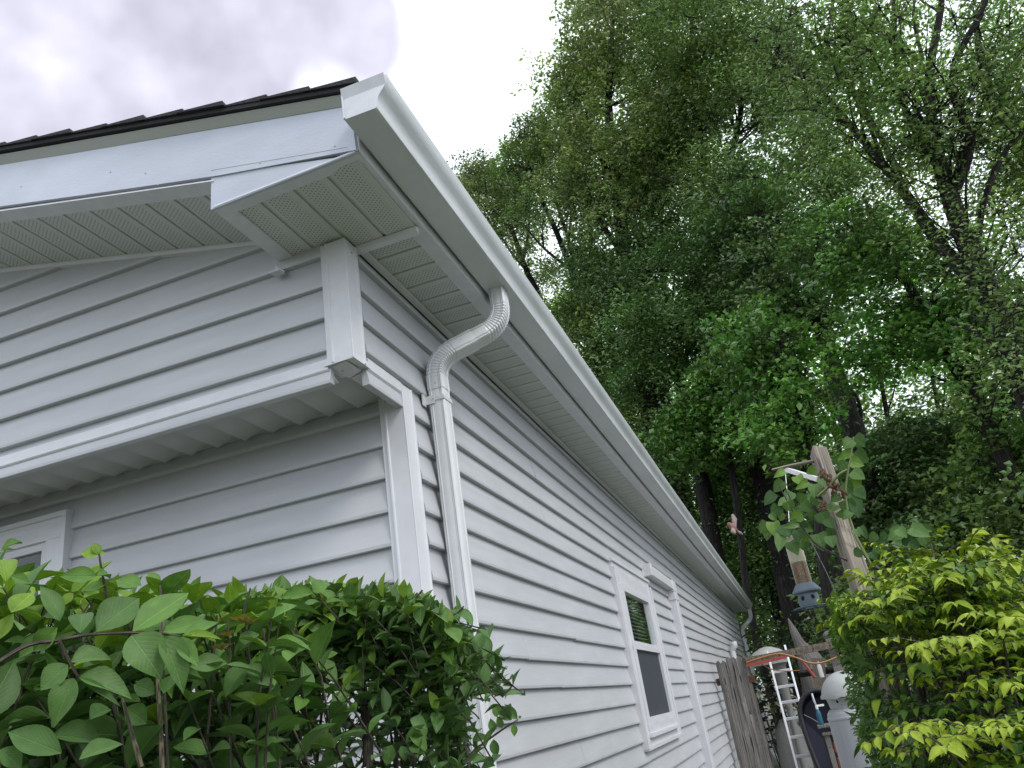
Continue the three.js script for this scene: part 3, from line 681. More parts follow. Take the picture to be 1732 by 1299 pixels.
tree({ label: 'forked tree trunk with a pale bare branch, right of the hanging bird feeder post', hd: 20, color: 'deep', leaf: 'maple', leaves: 52, gap: 0.4,
  trunk: [[1500, 920, 0.3], [1462, 800, 0.28], [1440, 720, 0.26], [1415, 640, 0.22], [1390, 560, 0.17], [1365, 470, 0.12], [1340, 380, 0.07]], limbs: [[[1450, 745, 0.06], [1455, 690, 0.05], [1440, 660, 0.035], [1405, 655, 0.02]], [[1480, 840, 0.16], [1420, 700, 0.12], [1360, 640, 0.06], [1310, 560, 0.03]]],
  crowns: [[1330, 420, 110, 90, 2.2, 24], [1420, 380, 100, 60, 2, 12], [1370, 560, 90, 60, 1.6, 10], [1270, 330, 70, 60, 1.6, 9]] });
tree({ label: 'straight dark trunk behind the gutter, nearest to the flying bird', hd: 24, color: 'deep', leaf: 'oak', leaves: 60, gap: 0.36,
  trunk: [[1222, 1010, 0.25], [1203, 900, 0.235], [1185, 800, 0.22], [1165, 720, 0.2], [1148, 640, 0.17], [1135, 560, 0.14], [1120, 460, 0.09], [1110, 380, 0.05]], limbs: [[[1168, 740, 0.1], [1195, 640, 0.07], [1215, 560, 0.05], [1230, 480, 0.03]]],
  crowns: [[1140, 500, 120, 90, 2.5, 30], [1200, 420, 100, 90, 2.4, 20], [1080, 600, 70, 70, 1.8, 14]] });
tree({ label: 'second straight trunk, half hidden by the gutter just left of the trunk beside the bird', hd: 26, color: 'deep', leaf: 'oak', leaves: 60, gap: 0.38,
  trunk: [[1178, 960, 0.26], [1160, 850, 0.25], [1140, 740, 0.22], [1118, 640, 0.19], [1098, 540, 0.15], [1080, 440, 0.1], [1070, 330, 0.05]],
  crowns: [[1050, 420, 100, 110, 2.5, 26], [1010, 520, 60, 80, 2, 14], [1120, 330, 90, 80, 2.4, 16]] });
tree({ label: 'bright green young maple with drooping layered leaves in front of the dark trunks', hd: 22, color: 'fresh', leaf: 'maple', leaves: 60, gap: 0.36, lobe: 1.1, scale: 1.25,
  trunk: [[1268, 1030, 0.1], [1252, 900, 0.09], [1238, 800, 0.08], [1225, 700, 0.065], [1212, 620, 0.045], [1200, 560, 0.03]],
  crowns: [[1200, 690, 55, 50, 0.9, 12], [1165, 745, 40, 30, 0.7, 5], [1240, 620, 60, 40, 1, 9], [1270, 700, 50, 50, 1, 8]] });
tree({ label: 'second bright young maple whose leaf layers hang above the feeder post', hd: 16, color: 'fresh', leaf: 'maple', leaves: 58, gap: 0.37, lobe: 0.8,
  trunk: [[1400, 1010, 0.1], [1385, 880, 0.09], [1365, 760, 0.075], [1345, 660, 0.06], [1325, 590, 0.04]],
  crowns: [[1330, 600, 55, 55, 1, 10], [1300, 670, 45, 50, 0.9, 8], [1350, 720, 50, 45, 0.9, 6], [1270, 560, 45, 35, 0.9, 5]] });
tree({ label: 'broad tall oak crown standing highest against the white sky', hd: 25, color: 'olive', leaf: 'oak', leaves: 62, gap: 0.42, lobe: 1.3, scale: 1.15,
  trunk: [[1160, 1010, 0.4], [1120, 800, 0.37], [1085, 600, 0.33], [1058, 430, 0.27], [1040, 300, 0.2], [1030, 180, 0.14], [1035, 60, 0.09], [1045, -60, 0.05]], limbs: [[[1068, 480, 0.18], [1105, 340, 0.14], [1130, 220, 0.1], [1150, 90, 0.06]], [[1045, 330, 0.12], [1000, 220, 0.09], [985, 120, 0.05]], [[1060, 440, 0.13], [1000, 350, 0.09], [965, 270, 0.05]]],
  crowns: [[1040, 60, 80, 110, 3, 24], [1000, 190, 60, 90, 2.6, 16], [1090, 210, 80, 110, 3, 22], [970, 150, 32, 60, 1.5, 7], [1050, 330, 90, 70, 2.6, 16], [960, 280, 40, 50, 1.5, 7]] });
tree({ label: 'wide leafy oak filling the middle of the sky beside the highest crown', hd: 24, color: 'mid', leaf: 'oak', leaves: 62, gap: 0.43, lobe: 1.25, scale: 1.1,
  trunk: [[1330, 960, 0.4], [1280, 760, 0.36], [1240, 580, 0.32], [1215, 430, 0.26], [1195, 300, 0.2], [1180, 170, 0.14], [1170, 40, 0.09], [1165, -60, 0.05]], limbs: [[[1205, 350, 0.14], [1245, 230, 0.1], [1262, 110, 0.07], [1262, 0, 0.04]], [[1195, 310, 0.1], [1150, 230, 0.07], [1130, 150, 0.04]]],
  crowns: [[1180, 40, 90, 90, 3, 24], [1160, 170, 80, 90, 2.8, 18], [1230, 310, 100, 60, 2.6, 16], [1260, 60, 70, 90, 2.5, 18], [1310, 130, 60, 70, 2, 14], [1360, 250, 50, 40, 2, 6], [1420, 300, 60, 30, 2, 6], [1130, 290, 80, 60, 2.4, 12]] });
tree({ label: 'airy tree left of the tall oak with thin bare branches against white sky', hd: 27, color: 'mid', leaf: 'oak', leaves: 50, gap: 0.42, lobe: 1.0, scale: 0.95,
  trunk: [[1120, 1040, 0.24], [1060, 800, 0.22], [1010, 600, 0.18], [975, 480, 0.13], [940, 390, 0.1], [905, 310, 0.07], [885, 250, 0.04]], limbs: [[[985, 510, 0.1], [960, 400, 0.08], [935, 320, 0.06], [930, 250, 0.04]], [[965, 455, 0.07], [920, 420, 0.05], [885, 380, 0.03]], [[960, 430, 0.06], [965, 350, 0.045], [950, 290, 0.03]]],
  crowns: [[905, 250, 38, 50, 2, 24], [930, 340, 60, 50, 2, 14], [875, 310, 26, 50, 1.6, 12], [985, 470, 50, 70, 2, 12], [950, 220, 30, 40, 1.5, 8]] });
tree({ label: 'small crowned tree at the left end of the wood rising behind the gutter', hd: 30, color: 'olive', leaf: 'oak', leaves: 56, gap: 0.41, lobe: 1.0, scale: 0.95,
  trunk: [[1100, 1060, 0.2], [1000, 760, 0.18], [930, 560, 0.15], [895, 470, 0.13], [870, 400, 0.1], [850, 340, 0.07], [838, 300, 0.04]], limbs: [[[885, 440, 0.08], [895, 380, 0.06], [890, 330, 0.04]], [[930, 560, 0.09], [905, 480, 0.07], [860, 420, 0.05], [810, 330, 0.025]]],
  crowns: [[845, 335, 36, 40, 1.8, 20], [800, 305, 26, 24, 1.3, 14], [875, 400, 40, 50, 2, 12], [905, 500, 40, 50, 2, 10], [820, 370, 26, 50, 1.4, 12]] });
tree({ label: 'bushy lower tree peeping over the middle of the gutter', hd: 26, color: 'mid', leaf: 'oak', leaves: 58, gap: 0.4, lobe: 1.05,
  trunk: [[1120, 1010, 0.16], [1070, 840, 0.14], [1030, 700, 0.11], [1000, 600, 0.08], [980, 530, 0.05]],
  crowns: [[975, 560, 45, 60, 1.8, 14], [1020, 640, 50, 60, 1.8, 14], [1070, 720, 50, 60, 1.8, 12]] });
tree({ label: 'shadowed understorey tree low behind the far end of the gutter', hd: 25.5, color: 'deep', leaf: 'oak', leaves: 58, gap: 0.33, lobe: 1.0,
  trunk: [[1320, 1060, 0.12], [1300, 940, 0.1], [1285, 860, 0.08], [1270, 800, 0.05]],
  crowns: [[1260, 880, 70, 70, 1.6, 18], [1310, 980, 70, 60, 1.5, 14], [1230, 800, 60, 50, 1.6, 10], [1340, 830, 60, 60, 1.6, 10]] });
tree({ label: 'dim understorey tree directly behind the wooden feeder post', hd: 20, color: 'deep', leaf: 'maple', leaves: 52, gap: 0.36, lobe: 1.0,
  trunk: [[1560, 1010, 0.12], [1530, 880, 0.1], [1505, 800, 0.08], [1485, 730, 0.05]],
  crowns: [[1520, 800, 80, 60, 1.7, 16], [1580, 750, 70, 45, 1.7, 10], [1450, 860, 60, 60, 1.5, 10], [1560, 900, 80, 50, 1.6, 12]] });
tree({ label: 'green understorey tree low at the edge of the wood behind the yellow bush', hd: 18, color: 'mid', leaf: 'maple', leaves: 50, gap: 0.38, lobe: 1.0,
  trunk: [[1790, 1000, 0.13], [1745, 880, 0.11], [1715, 780, 0.09], [1690, 700, 0.05]],
  crowns: [[1690, 770, 80, 60, 1.7, 15], [1740, 860, 70, 70, 1.7, 12], [1650, 850, 70, 40, 1.4, 9], [1740, 560, 60, 70, 1.8, 10]] });
tree({ label: 'high dark crown in the middle of the wood above the layered maples', hd: 23, color: 'deep', leaf: 'oak', leaves: 62, gap: 0.38, lobe: 1.2,
  trunk: [[1420, 1000, 0.26], [1370, 800, 0.24], [1325, 620, 0.2], [1290, 480, 0.15], [1265, 380, 0.09], [1250, 310, 0.05]],
  crowns: [[1260, 420, 100, 80, 2.4, 24], [1200, 540, 80, 70, 2.2, 16], [1320, 500, 80, 70, 2.2, 14]] });
for (const [i, [px, h]] of [[1062, 700], [1095, 690], [1128, 720], [1290, 640], [1318, 700], [1345, 690], [1592, 720], [1625, 690], [1655, 640], [1500, 700], [1270, 760], [1420, 760]].entries()) {
  const lab = ['thin trunk deep in the wood just above the gutter midpoint', 'thin trunk deep in the wood right of the one above the gutter midpoint', 'thin shadowed trunk in the wood left of the forked dark trunks', 'thin trunk in the wood between the two layered young maples', 'thin trunk in the wood behind the second layered maple', 'thin trunk in the wood just left of the feeder post top', 'thin trunk in the wood above the bush, left of the thick tree', 'thin trunk in the wood next to the thick tree at its left', 'thin trunk in the wood closest to the thick-limbed tree', 'thin trunk in the wood right of the forked tree', 'thin trunk in the wood above the flying bird', 'thin trunk in the wood behind the top of the feeder post'][i];
  tree({ name: 'young_tree', label: lab, group: 'thin trunks deep in the wood', hd: 26 + (i % 4) * 2, color: i % 2 ? 'mid' : 'olive', leaf: 'oak', leaves: 36, gap: 0.44, lobe: 1.1,
    trunk: [[px + 45, 1000, 0.11], [px + 20, 850, 0.1], [px, h, 0.08], [px - 30, h - 160, 0.05]], crowns: [[px - 20, h - 130, 60, 70, 2, 8], [px + 5, h + 30, 45, 50, 2, 4]] });
}
{ // the mass of leaves far back in the wood
  const r = mulberry(555), spots = [], wood = thing('woodland', 'mass of dim foliage deep in the wood behind the nearer trees', 'woodland', [0, 0, -30]);
  wood.userData.kind = 'stuff';
  for (let i = 0; i < 9000; i++) {
    const px = 960 + 860 * r(), py = 520 + 620 * Math.sqrt(r()), hd = 28 + 12 * r();
    const p = at(px, py, hd);
    if (p.y < 0.3) continue;
    if (fbm(p.x * 0.35, p.y * 0.35, p.z * 0.2, 3) < 0.46 + (px > 1500 ? 0.05 : 0) + (py < 700 ? 0.05 : 0)) continue;
    spots.push([p, 1.5, 0.8 + 0.5 * r()]);
  }
  for (let i = 0; i < 3500; i++) { const p = at(940 + 900 * r(), 900 + 230 * r(), 17 + 14 * r()); if (p.y < 0.1 || p.y > 3.4 || (p.x < 1.6 && p.z > -21)) continue; spots.push([p, 1.1, 0.7 + 0.5 * r()]); }
  crownOf(wood, spots, GREEN.mid, CL.oak[1], 77, 'foliage');
}
// ---------------------------------------------------------------- the side yard
M.oldWood = mat([0.5, 0.465, 0.42], 0.9, { map: rep(grainTex, 6, 1.1), bumpMap: rep(grainTex, 6, 1.1), bumpScale: 0.006 });
M.oldWood2 = mat([0.42, 0.385, 0.345], 0.9, { map: rep(grainTex, 7, 1.3), bumpMap: rep(grainTex, 7, 1.3), bumpScale: 0.006 });
M.oldWood3 = mat([0.56, 0.52, 0.47], 0.9, { map: rep(grainTex, 5, 1.2), bumpMap: rep(grainTex, 5, 1.2), bumpScale: 0.006 });
M.postWood = mat([0.56, 0.48, 0.365], 0.85, { map: rep(grainTex, 7, 0.9), bumpMap: rep(grainTex, 7, 0.9), bumpScale: 0.006 });
M.railWood = mat([0.36, 0.3, 0.22], 0.88, { map: rep(grainTex, 6, 1.1), bumpMap: rep(grainTex, 6, 1.1), bumpScale: 0.006 });
M.brownWood = mat([0.28, 0.13, 0.06], 0.85, { map: rep(grainTex, 5, 1) });
M.ladder = mat([0.72, 0.73, 0.74], 0.38, { metalness: 0.55 });
M.tank = mat([0.46, 0.475, 0.5], 0.42, { map: rep(blotchTex, 3, 2) });
M.lid = mat([0.48, 0.49, 0.48], 0.5, { map: rep(blotchTex, 2, 2) });
M.navy = mat([0.008, 0.012, 0.03], 0.5);
M.blackPlastic = mat([0.025, 0.026, 0.03], 0.55);
M.teal = mat([0.015, 0.1, 0.17], 0.4);
M.whitePlastic = mat([0.78, 0.78, 0.77], 0.5);
M.red = mat([0.33, 0.05, 0.035], 0.6);
M.orange = mat([0.3, 0.14, 0.05], 0.55);
M.clay = mat([0.27, 0.075, 0.04], 0.9, { map: rep(blotchTex, 3, 3) });
M.cover = mat([0.2, 0.2, 0.19], 0.85, { bumpMap: rep(noiseTex, 1.5, 1.5), bumpScale: 0.012 });
M.canvas = mat([0.5, 0.5, 0.48], 0.85, { map: rep(blotchTex, 3, 3), bumpMap: rep(noiseTex, 5, 5), bumpScale: 0.01 });
M.slate = mat([0.13, 0.165, 0.2], 0.55);
M.slateDark = mat([0.055, 0.085, 0.11], 0.55);
M.seed = mat([0.42, 0.3, 0.17], 0.95, { map: rep(dataTex(128, (u, v) => { const a = vnoise(u * 40, v * 40, 2, 40); return [0.35 + 0.65 * a, 0.3 + 0.62 * a, 0.2 + 0.6 * a]; }, true), 3, 6) });
M.tube = new THREE.MeshPhysicalMaterial({ color: lin(0.82, 0.76, 0.6), roughness: 0.35, transmission: 0.55, thickness: 0 });
M.clear = new THREE.MeshPhysicalMaterial({ color: lin(0.95, 0.93, 0.86), roughness: 0.08, transmission: 1, thickness: 0 });
M.silver = mat([0.7, 0.72, 0.75], 0.3, { metalness: 0.7 });
{ // dog-eared picket gate
  const z = -8.5, t = thing('picket_gate', 'grey weathered gate of close upright dog-eared pickets against the side wall', 'gate', [0.3, 0, z]);
  const w = 0.0605;
  for (let i = 0; i < 6; i++) {
    const x = 0.075 + i * (w + 0.0045), h = [1.905, 1.9, 1.935, 1.92, 1.93, 1.915][i];
    const g = prism([[x, 0.06], [x + w, 0.06], [x + w, h - 0.03], [x + w - 0.022, h], [x + 0.022, h], [x, h - 0.03]], z + R(-0.003, 0.003), z + 0.018 + R(-0.003, 0.004), 'z');
    const uv = g.attributes.uv, p = g.attributes.position;
    for (let k = 0; k < p.count; k++) uv.setXY(k, (p.getX(k) + i * 0.31) * 1, p.getY(k) + i * 0.37);
    part('picket', g, [M.oldWood2, M.oldWood, M.oldWood, M.oldWood3, M.oldWood, M.oldWood2][i], t);
  }
  for (const y of [0.45, 1.62]) part('rail', box(0.03, 0.48, y, y + 0.085, z - 0.045, z - 0.004, 0.004), M.brownWood, t);
  part('rail', box(0.43, 0.5, 1.6, 1.68, z - 0.03, z + 0.03, 0.004), M.brownWood, t);
}
const P3 = (x, y, hd) => at(x, y, hd);
{
  const a = P3(1259, 1119, 10.85), b = P3(1430, 1086, 11.2);
  single('beam', beam(a, b, 0.04, 0.085), M.railWood, 'weathered timber rail running from the picket gate to the clipped hedge', 'timber rail');
  const n = thing('rail_post', 'grey rail post with rounded cap where the timber rail meets the hedge', 'post', [b.x - 0.15, 0, b.z - 0.15]);
  const c = P3(1403, 1080, 11.3);
  n.position.set(c.x, 0, c.z);
  part('post', box(c.x - 0.055, c.x + 0.055, 0, c.y, c.z - 0.055, c.z + 0.055, 0.008), M.oldWood3, n);
  part('cap', lathe([[0, 0.1], [0.03, 0.095], [0.062, 0.07], [0.068, 0.045], [0.055, 0.02], [0.05, 0]], c.x, c.y - 0.005, c.z, 16), M.oldWood3, n);
  single('log_rail', tube([P3(1350, 1139, 11.9), P3(1380, 1136, 11.9), P3(1420, 1131, 11.9)], [0.05, 0.045, 0.05], 8, 10, 0.2), M.bark, 'dark round rail below the timber rail, behind the hanging cord', 'rail');
  single('fence_post', tube([P3(1420, 1110, 11.6), P3(1440, 1180, 11.6), P3(1462, 1290, 11.6)], [0.06, 0.065, 0.065], 8, 8, 0.1), M.oldWood3, 'stout tan post partly hidden by the hedge below the capped post', 'post');
  single('extension_cord', tube([P3(1262, 1121, 10.8), P3(1290, 1112, 10.8), P3(1318, 1106, 10.8), P3(1345, 1112, 10.85), P3(1368, 1121, 10.9), P3(1390, 1121, 10.95), P3(1424, 1108, 11)], 0.012, 8, 50), M.orange, 'orange extension cord sagging below the timber rail', 'cord');
  single('thin_cord', tube([P3(1284, 1121, 10.9), P3(1302, 1131, 11.2), P3(1326, 1135, 11.6), P3(1352, 1134, 11.8)], 0.006, 6, 24), M.orange, 'thin tan cord stretched behind the ladder under the rail', 'cord');
  const st = thing('strap', 'red strap tied along the timber rail, its loose end hanging down', 'strap', P3(1300, 1118, 10.8));
  part('strap_band', beam(P3(1262, 1126, 10.8), P3(1330, 1111, 10.8), 0.006, 0.035), M.red, st);
  part('strap_end', tube([P3(1352, 1113, 11), P3(1364, 1127, 11), P3(1379, 1147, 11)], [0.014, 0.014, 0.02], 6, 10), M.red, st);
}
{ // ladder
  const hd = 13.2, top = P3(1298, 1103, hd), t = thing('ladder', 'silver aluminium ladder leaning behind the timber rail', 'ladder', [P3(1348, 1297, 12.7).x, 0, P3(1348, 1297, 12.7).z]);
  const L0 = P3(1298, 1103, hd), L1 = P3(1348, 1297, 12.7), R0 = P3(1327.5, 1092, hd), R1 = P3(1377, 1278, 12.7);
  const ext = (a, b) => { const d = b.clone().sub(a), k = (0.02 - a.y) / d.y; return a.clone().addScaledVector(d, k); };
  const LB = ext(L0, L1), RB = ext(R0, R1);
  part('ladder_rail', beam(L0, LB, 0.03, 0.07, 0.004), M.ladder, t);
  part('ladder_rail', beam(R0, RB, 0.03, 0.07, 0.004), M.ladder, t);
  const yy = [1140, 1167, 1193.5, 1221, 1251, 1281.5];
  for (let i = 0; i < 6; i++) {
    const f = (yy[i] - 1103) / (1297 - 1103), a = L0.clone().lerp(L1, f), b = R0.clone().lerp(R1, clamp((a.y - R0.y) / (R1.y - R0.y), 0, 1.2));
    b.y = a.y + 0.0;
    part('rung', beam(a, b, 0.05, 0.04, 0.006), M.ladder, t);
  }
}
{ // pale domed cover on a tapering pedestal
  const p = P3(1299, 1112, 14.2), t = thing('domed_cover', 'white domed cover on a tapering grey pedestal behind the ladder top', 'covered pedestal', [p.x, 0, p.z]);
  part('dome', lathe([[0, 0.17], [0.1, 0.15], [0.21, 0.1], [0.3, 0.035], [0.335, -0.01], [0.335, -0.03], [0.31, -0.035], [0.29, -0.11], [0.24, -0.1]], p.x, p.y, p.z, 28), M.canvas, t);
  part('pedestal', lathe([[0.2, p.y - 0.04], [0.12, p.y - 0.16], [0.075, p.y - 0.5], [0.05, p.y - 0.9], [0.055, 0.12], [0.2, 0.04], [0.22, 0]], p.x + 0.12, 0, p.z - 0.02, 20), M.cover, t);
}
{ // covered grill
  const p = P3(1340, 1262, 14.6), t = thing('covered_grill', 'squat grey fabric cover over a grill behind the lower ladder rungs', 'covered grill', [p.x, 0, p.z]);
  const g = new RoundedBoxGeometry(0.42, 0.72, 0.4, 6, 0.12), a = g.attributes.position;
  for (let i = 0; i < a.count; i++) { const y = a.getY(i), k = 1 + 0.2 * smooth(0.1, -0.36, y); const w = 0.03 * (fbm(a.getX(i) * 9, y * 2, a.getZ(i) * 9, 3) - 0.5); a.setXYZ(i, a.getX(i) * (k + w * 3), y + 0.16 * smooth(0.2, 0, Math.abs(a.getX(i))) * (y > 0 ? 1 : 0), a.getZ(i) * (k + w * 3)); }
  g.computeVertexNormals();
  part('fabric_cover', g.translate(p.x, 0.55, p.z), M.cover, t);
  part('leg', [box(p.x - 0.23, p.x - 0.19, 0, 0.25, p.z + 0.1, p.z + 0.14)], M.blackPlastic, t);
  part('leg', [box(p.x + 0.19, p.x + 0.23, 0, 0.25, p.z + 0.1, p.z + 0.14)], M.blackPlastic, t);
}
{ // navy tub with a rounded end, stood on its edge
  const hd = 12.4, A = P3(1378, 1168, hd), t = thing('plastic_tub', 'navy blue plastic sled tub with dark rolled rim stood on end by the gas cylinder', 'tub', [A.x + 0.03, 0, A.z]);
  const w = 0.27, h = A.y, out = [];
  const N = 28;
  for (let i = 0; i <= N; i++) { const a = Math.PI * i / N; out.push(new THREE.Vector3(A.x + w * Math.cos(a), h - 0.3 + 0.3 * Math.sin(a), A.z)); }
  for (let i = 1; i < 8; i++) { const f = i / 8; out.push(new THREE.Vector3(A.x - w + 0.13 * f * f, (h - 0.3) * (1 - f) + 0.1 * f, A.z + 0.12 * f)); }
  for (let i = 0; i <= 8; i++) { const a = Math.PI + Math.PI * i / 8; out.push(new THREE.Vector3(A.x + (w - 0.13) * Math.cos(a), 0.1 + 0.08 * Math.sin(a), A.z + 0.12)); }
  for (let i = 7; i > 0; i--) { const f = i / 8; out.push(new THREE.Vector3(A.x + w - 0.13 * f * f, (h - 0.3) * (1 - f) + 0.1 * f, A.z + 0.12 * f)); }
  const c = new THREE.CatmullRomCurve3(out, true);
  part('rim', new THREE.TubeGeometry(c, 120, 0.033, 8, true), M.blackPlastic, t);
  const pts = c.getPoints(90), pos = [], cen = new THREE.Vector3(A.x, h * 0.5, A.z - 0.14);
  for (let i = 0; i < pts.length - 1; i++) {
    const p = pts[i], q = pts[i + 1], pi = p.clone().lerp(cen, 0.14).setZ(p.z - 0.16), qi = q.clone().lerp(cen, 0.14).setZ(q.z - 0.16);
    const put = (a, b, d) => pos.push(...a.toArray(), ...b.toArray(), ...d.toArray());
    put(p, q, qi); put(p, qi, pi); put(pi, qi, cen);
  }
  const g = new THREE.BufferGeometry(); g.setAttribute('position', new THREE.Float32BufferAttribute(pos, 3)); g.computeVertexNormals();
  M.navy.side = THREE.DoubleSide;
  part('shell', g, M.navy, t);
  part('pull_cord', tube([P3(1360, 1209, hd - 0.1), P3(1374, 1216, hd - 0.12), P3(1384, 1222, hd - 0.14)], 0.006, 6, 8), M.cover, t);
}
{ // shelf with clay troughs, spray bottle on top
  const hd = 11.2, a = P3(1386, 1226, hd), t = thing('plank_shelf', 'rough plank shelf with old grey boards beside the gas cylinder', 'shelf', [a.x + 0.25, 0, a.z]);
  const x0 = a.x, x1 = a.x + 0.62, z0 = a.z - 0.16, z1 = a.z + 0.12, y = a.y;
  part('shelf_board', box(x0 - 0.03, x1, y - 0.035, y, z0, z1, 0.005), M.oldWood, t);
  part('shelf_board', box(x0, x1 + 0.02, y - 0.12, y - 0.085, z0 - 0.01, z1 + 0.02, 0.005), M.oldWood2, t);
  part('shelf_board', box(x0, x1, y - 0.52, y - 0.49, z0, z1, 0.005), M.oldWood2, t);
  part('shelf_post', box(x0 + 0.02, x0 + 0.08, 0, y - 0.12, z1 - 0.07, z1, 0.004), M.oldWood3, t);
  part('shelf_post', box(x1 - 0.08, x1 - 0.02, 0, y - 0.12, z1 - 0.07, z1, 0.004), M.oldWood3, t);
  part('back_board', box(x0, x1, 0.05, y - 0.13, z0 - 0.03, z0 - 0.005), M.oldWood2, t);
  for (let i = 0; i < 2; i++) {
    const yb = i ? y - 0.4 : y - 0.24, xx = x0 + 0.09;
    const tr = thing('clay_trough', i ? 'lower red clay trough on the plank shelf' : 'upper red clay trough under the top boards of the plank shelf', 'trough', [xx + 0.22, y - 0.49 + (i ? 0 : 0.16), a.z]);
    const b0 = y - 0.49 + (i ? 0 : 0.17);
    part('side', [box(xx, xx + 0.44, b0, b0 + 0.12, z1 - 0.05, z1 - 0.03, 0.004)], M.clay, tr);
    part('side', [box(xx, xx + 0.44, b0, b0 + 0.12, z0 + 0.03, z0 + 0.05, 0.004)], M.clay, tr);
    part('bottom', box(xx + 0.002, xx + 0.438, b0 + 0.001, b0 + 0.02, z0 + 0.05, z1 - 0.05), M.clay, tr);
    part('end', box(xx + 0.002, xx + 0.02, b0 + 0.021, b0 + 0.118, z0 + 0.05, z1 - 0.05), M.clay, tr);
    part('end', box(xx + 0.42, xx + 0.438, b0 + 0.021, b0 + 0.118, z0 + 0.05, z1 - 0.05), M.clay, tr);
    if (i) for (let k = 0; k < 3; k++) part('plant_marker', box(xx + 0.1 + k * 0.09, xx + 0.115 + k * 0.09, b0 + 0.022, b0 + 0.17 + 0.03 * (k % 2), a.z + 0.02, a.z + 0.025), M.whitePlastic, tr);
  }
  const s = P3(1389, 1224, hd - 0.05), sb = thing('spray_bottle', 'small teal bottle with white and silver spray head on the plank shelf', 'bottle', [s.x, s.y, s.z]);
  part('bottle', lathe([[0, 0], [0.028, 0.002], [0.03, 0.02], [0.03, 0.12], [0.026, 0.15], [0.016, 0.165], [0.014, 0.18], [0, 0.18]], s.x, y, s.z, 16), M.teal, sb);
  part('spray_head', [lathe([[0.016, 0], [0.018, 0.04], [0, 0.045]], s.x, y + 0.175, s.z, 12), box(s.x - 0.012, s.x + 0.09, y + 0.2, y + 0.225, s.z - 0.01, s.z + 0.01, 0.004)], M.whitePlastic, sb);
  part('nozzle', tube([[s.x - 0.002, y + 0.22, s.z], [s.x - 0.01, y + 0.28, s.z], [s.x - 0.012, y + 0.36, s.z]], [0.01, 0.013, 0.012], 8), M.silver, sb);
}
{ // gas cylinder
  const hd = 7, a = P3(1444, 1209, hd), r = 0.19, h = a.y, t = thing('gas_cylinder', 'tall grey gas cylinder with a flip-up domed valve lid beside the hedge', 'gas cylinder', [a.x, 0, a.z]);
  part('cylinder', lathe([[0, 0.03], [r * 0.9, 0.035], [r, 0.1], [r, h - 0.02], [r + 0.004, h - 0.015], [r + 0.004, h], [r, h + 0.004], [r * 0.97, h + 0.03], [r * 0.86, h + 0.055], [r * 0.68, h + 0.068], [0, h + 0.07]], a.x, 0, a.z, 36, 0.5), M.tank, t);
  part('foot_ring', lathe([[r * 0.85, 0], [r * 0.87, 0], [r * 0.87, 0.06], [r * 0.85, 0.06]], a.x, 0, a.z, 24), M.tank, t);
  part('collar', lathe([[r * 0.76, h + 0.06], [r * 0.8, h + 0.1], [r * 0.84, h + 0.135], [r * 0.78, h + 0.135], [r * 0.72, h + 0.062]], a.x - 0.005, 0, a.z, 28), M.lid, t);
  const g = new THREE.SphereGeometry(r * 0.96, 28, 14, 0, Math.PI * 2, 0, Math.PI / 2).scale(1, 1.02, 1).rotateZ(-0.1).translate(a.x - 0.01, h + 0.13, a.z);
  part('lid', [g, lathe([[r * 0.94, -0.012], [r * 1.0, -0.012], [r * 1.0, 0.012], [r * 0.94, 0.012]], 0, 0, 0, 28).rotateZ(-0.1).translate(a.x - 0.01, h + 0.132, a.z)], M.lid, t);
  part('vent_hole', new THREE.SphereGeometry(0.016, 10, 8).scale(1, 0.8, 0.4).translate(a.x - 0.085, h + 0.112, a.z + 0.125), M.dark, t);
  part('vent_hole', new THREE.SphereGeometry(0.011, 10, 8).scale(1, 0.7, 0.4).translate(a.x - 0.062, h + 0.085, a.z + 0.132), M.dark, t);
  part('warning_patch', prism([[a.x + 0.02, h - 0.34], [a.x + 0.06, h - 0.34], [a.x + 0.06, h - 0.27], [a.x + 0.02, h - 0.27]], a.z + r * 0.93, a.z + r * 1.005, 'z'), M.blackPlastic, t);
}
{ // splintered grey snag and odd boards behind
  const t = single('broken_snag', tube([P3(1392, 1230, 14.6), P3(1384, 1165, 14.6), P3(1370, 1118, 14.6), P3(1352, 1088, 14.6), P3(1342, 1066, 14.6), P3(1333, 1046, 14.6)], [0.26, 0.24, 0.2, 0.09, 0.06, 0.01], 9, 24, 0.22), M.oldWood, 'grey splintered tree stump rising to a point behind the red strap', 'stump');
  single('scrap_board', beam(P3(1383, 1113, 11.8), P3(1388, 1165, 11.8), 0.16, 0.03), M.postWood, 'short tan board standing upright behind the orange cord', 'board');
  single('white_jug', lathe([[0, 0], [0.026, 0.004], [0.028, 0.02], [0.028, 0.13], [0.016, 0.16], [0.012, 0.17], [0.012, 0.19], [0, 0.19]], P3(1391, 1146, 11.3).x, P3(1391, 1146, 11.3).y, P3(1391, 1146, 11.3).z, 14), M.whitePlastic, 'white plastic jug propped behind the rim of the navy tub', 'jug');
  single('stepping_stone', new RoundedBoxGeometry(0.5, 0.1, 0.34, 2, 0.03).translate(P3(1330, 1276, 13.4).x, 0.3, P3(1330, 1276, 13.4).z), M.cover, 'flat pale stone slab low between the downspout foot and the ladder', 'stone');
}
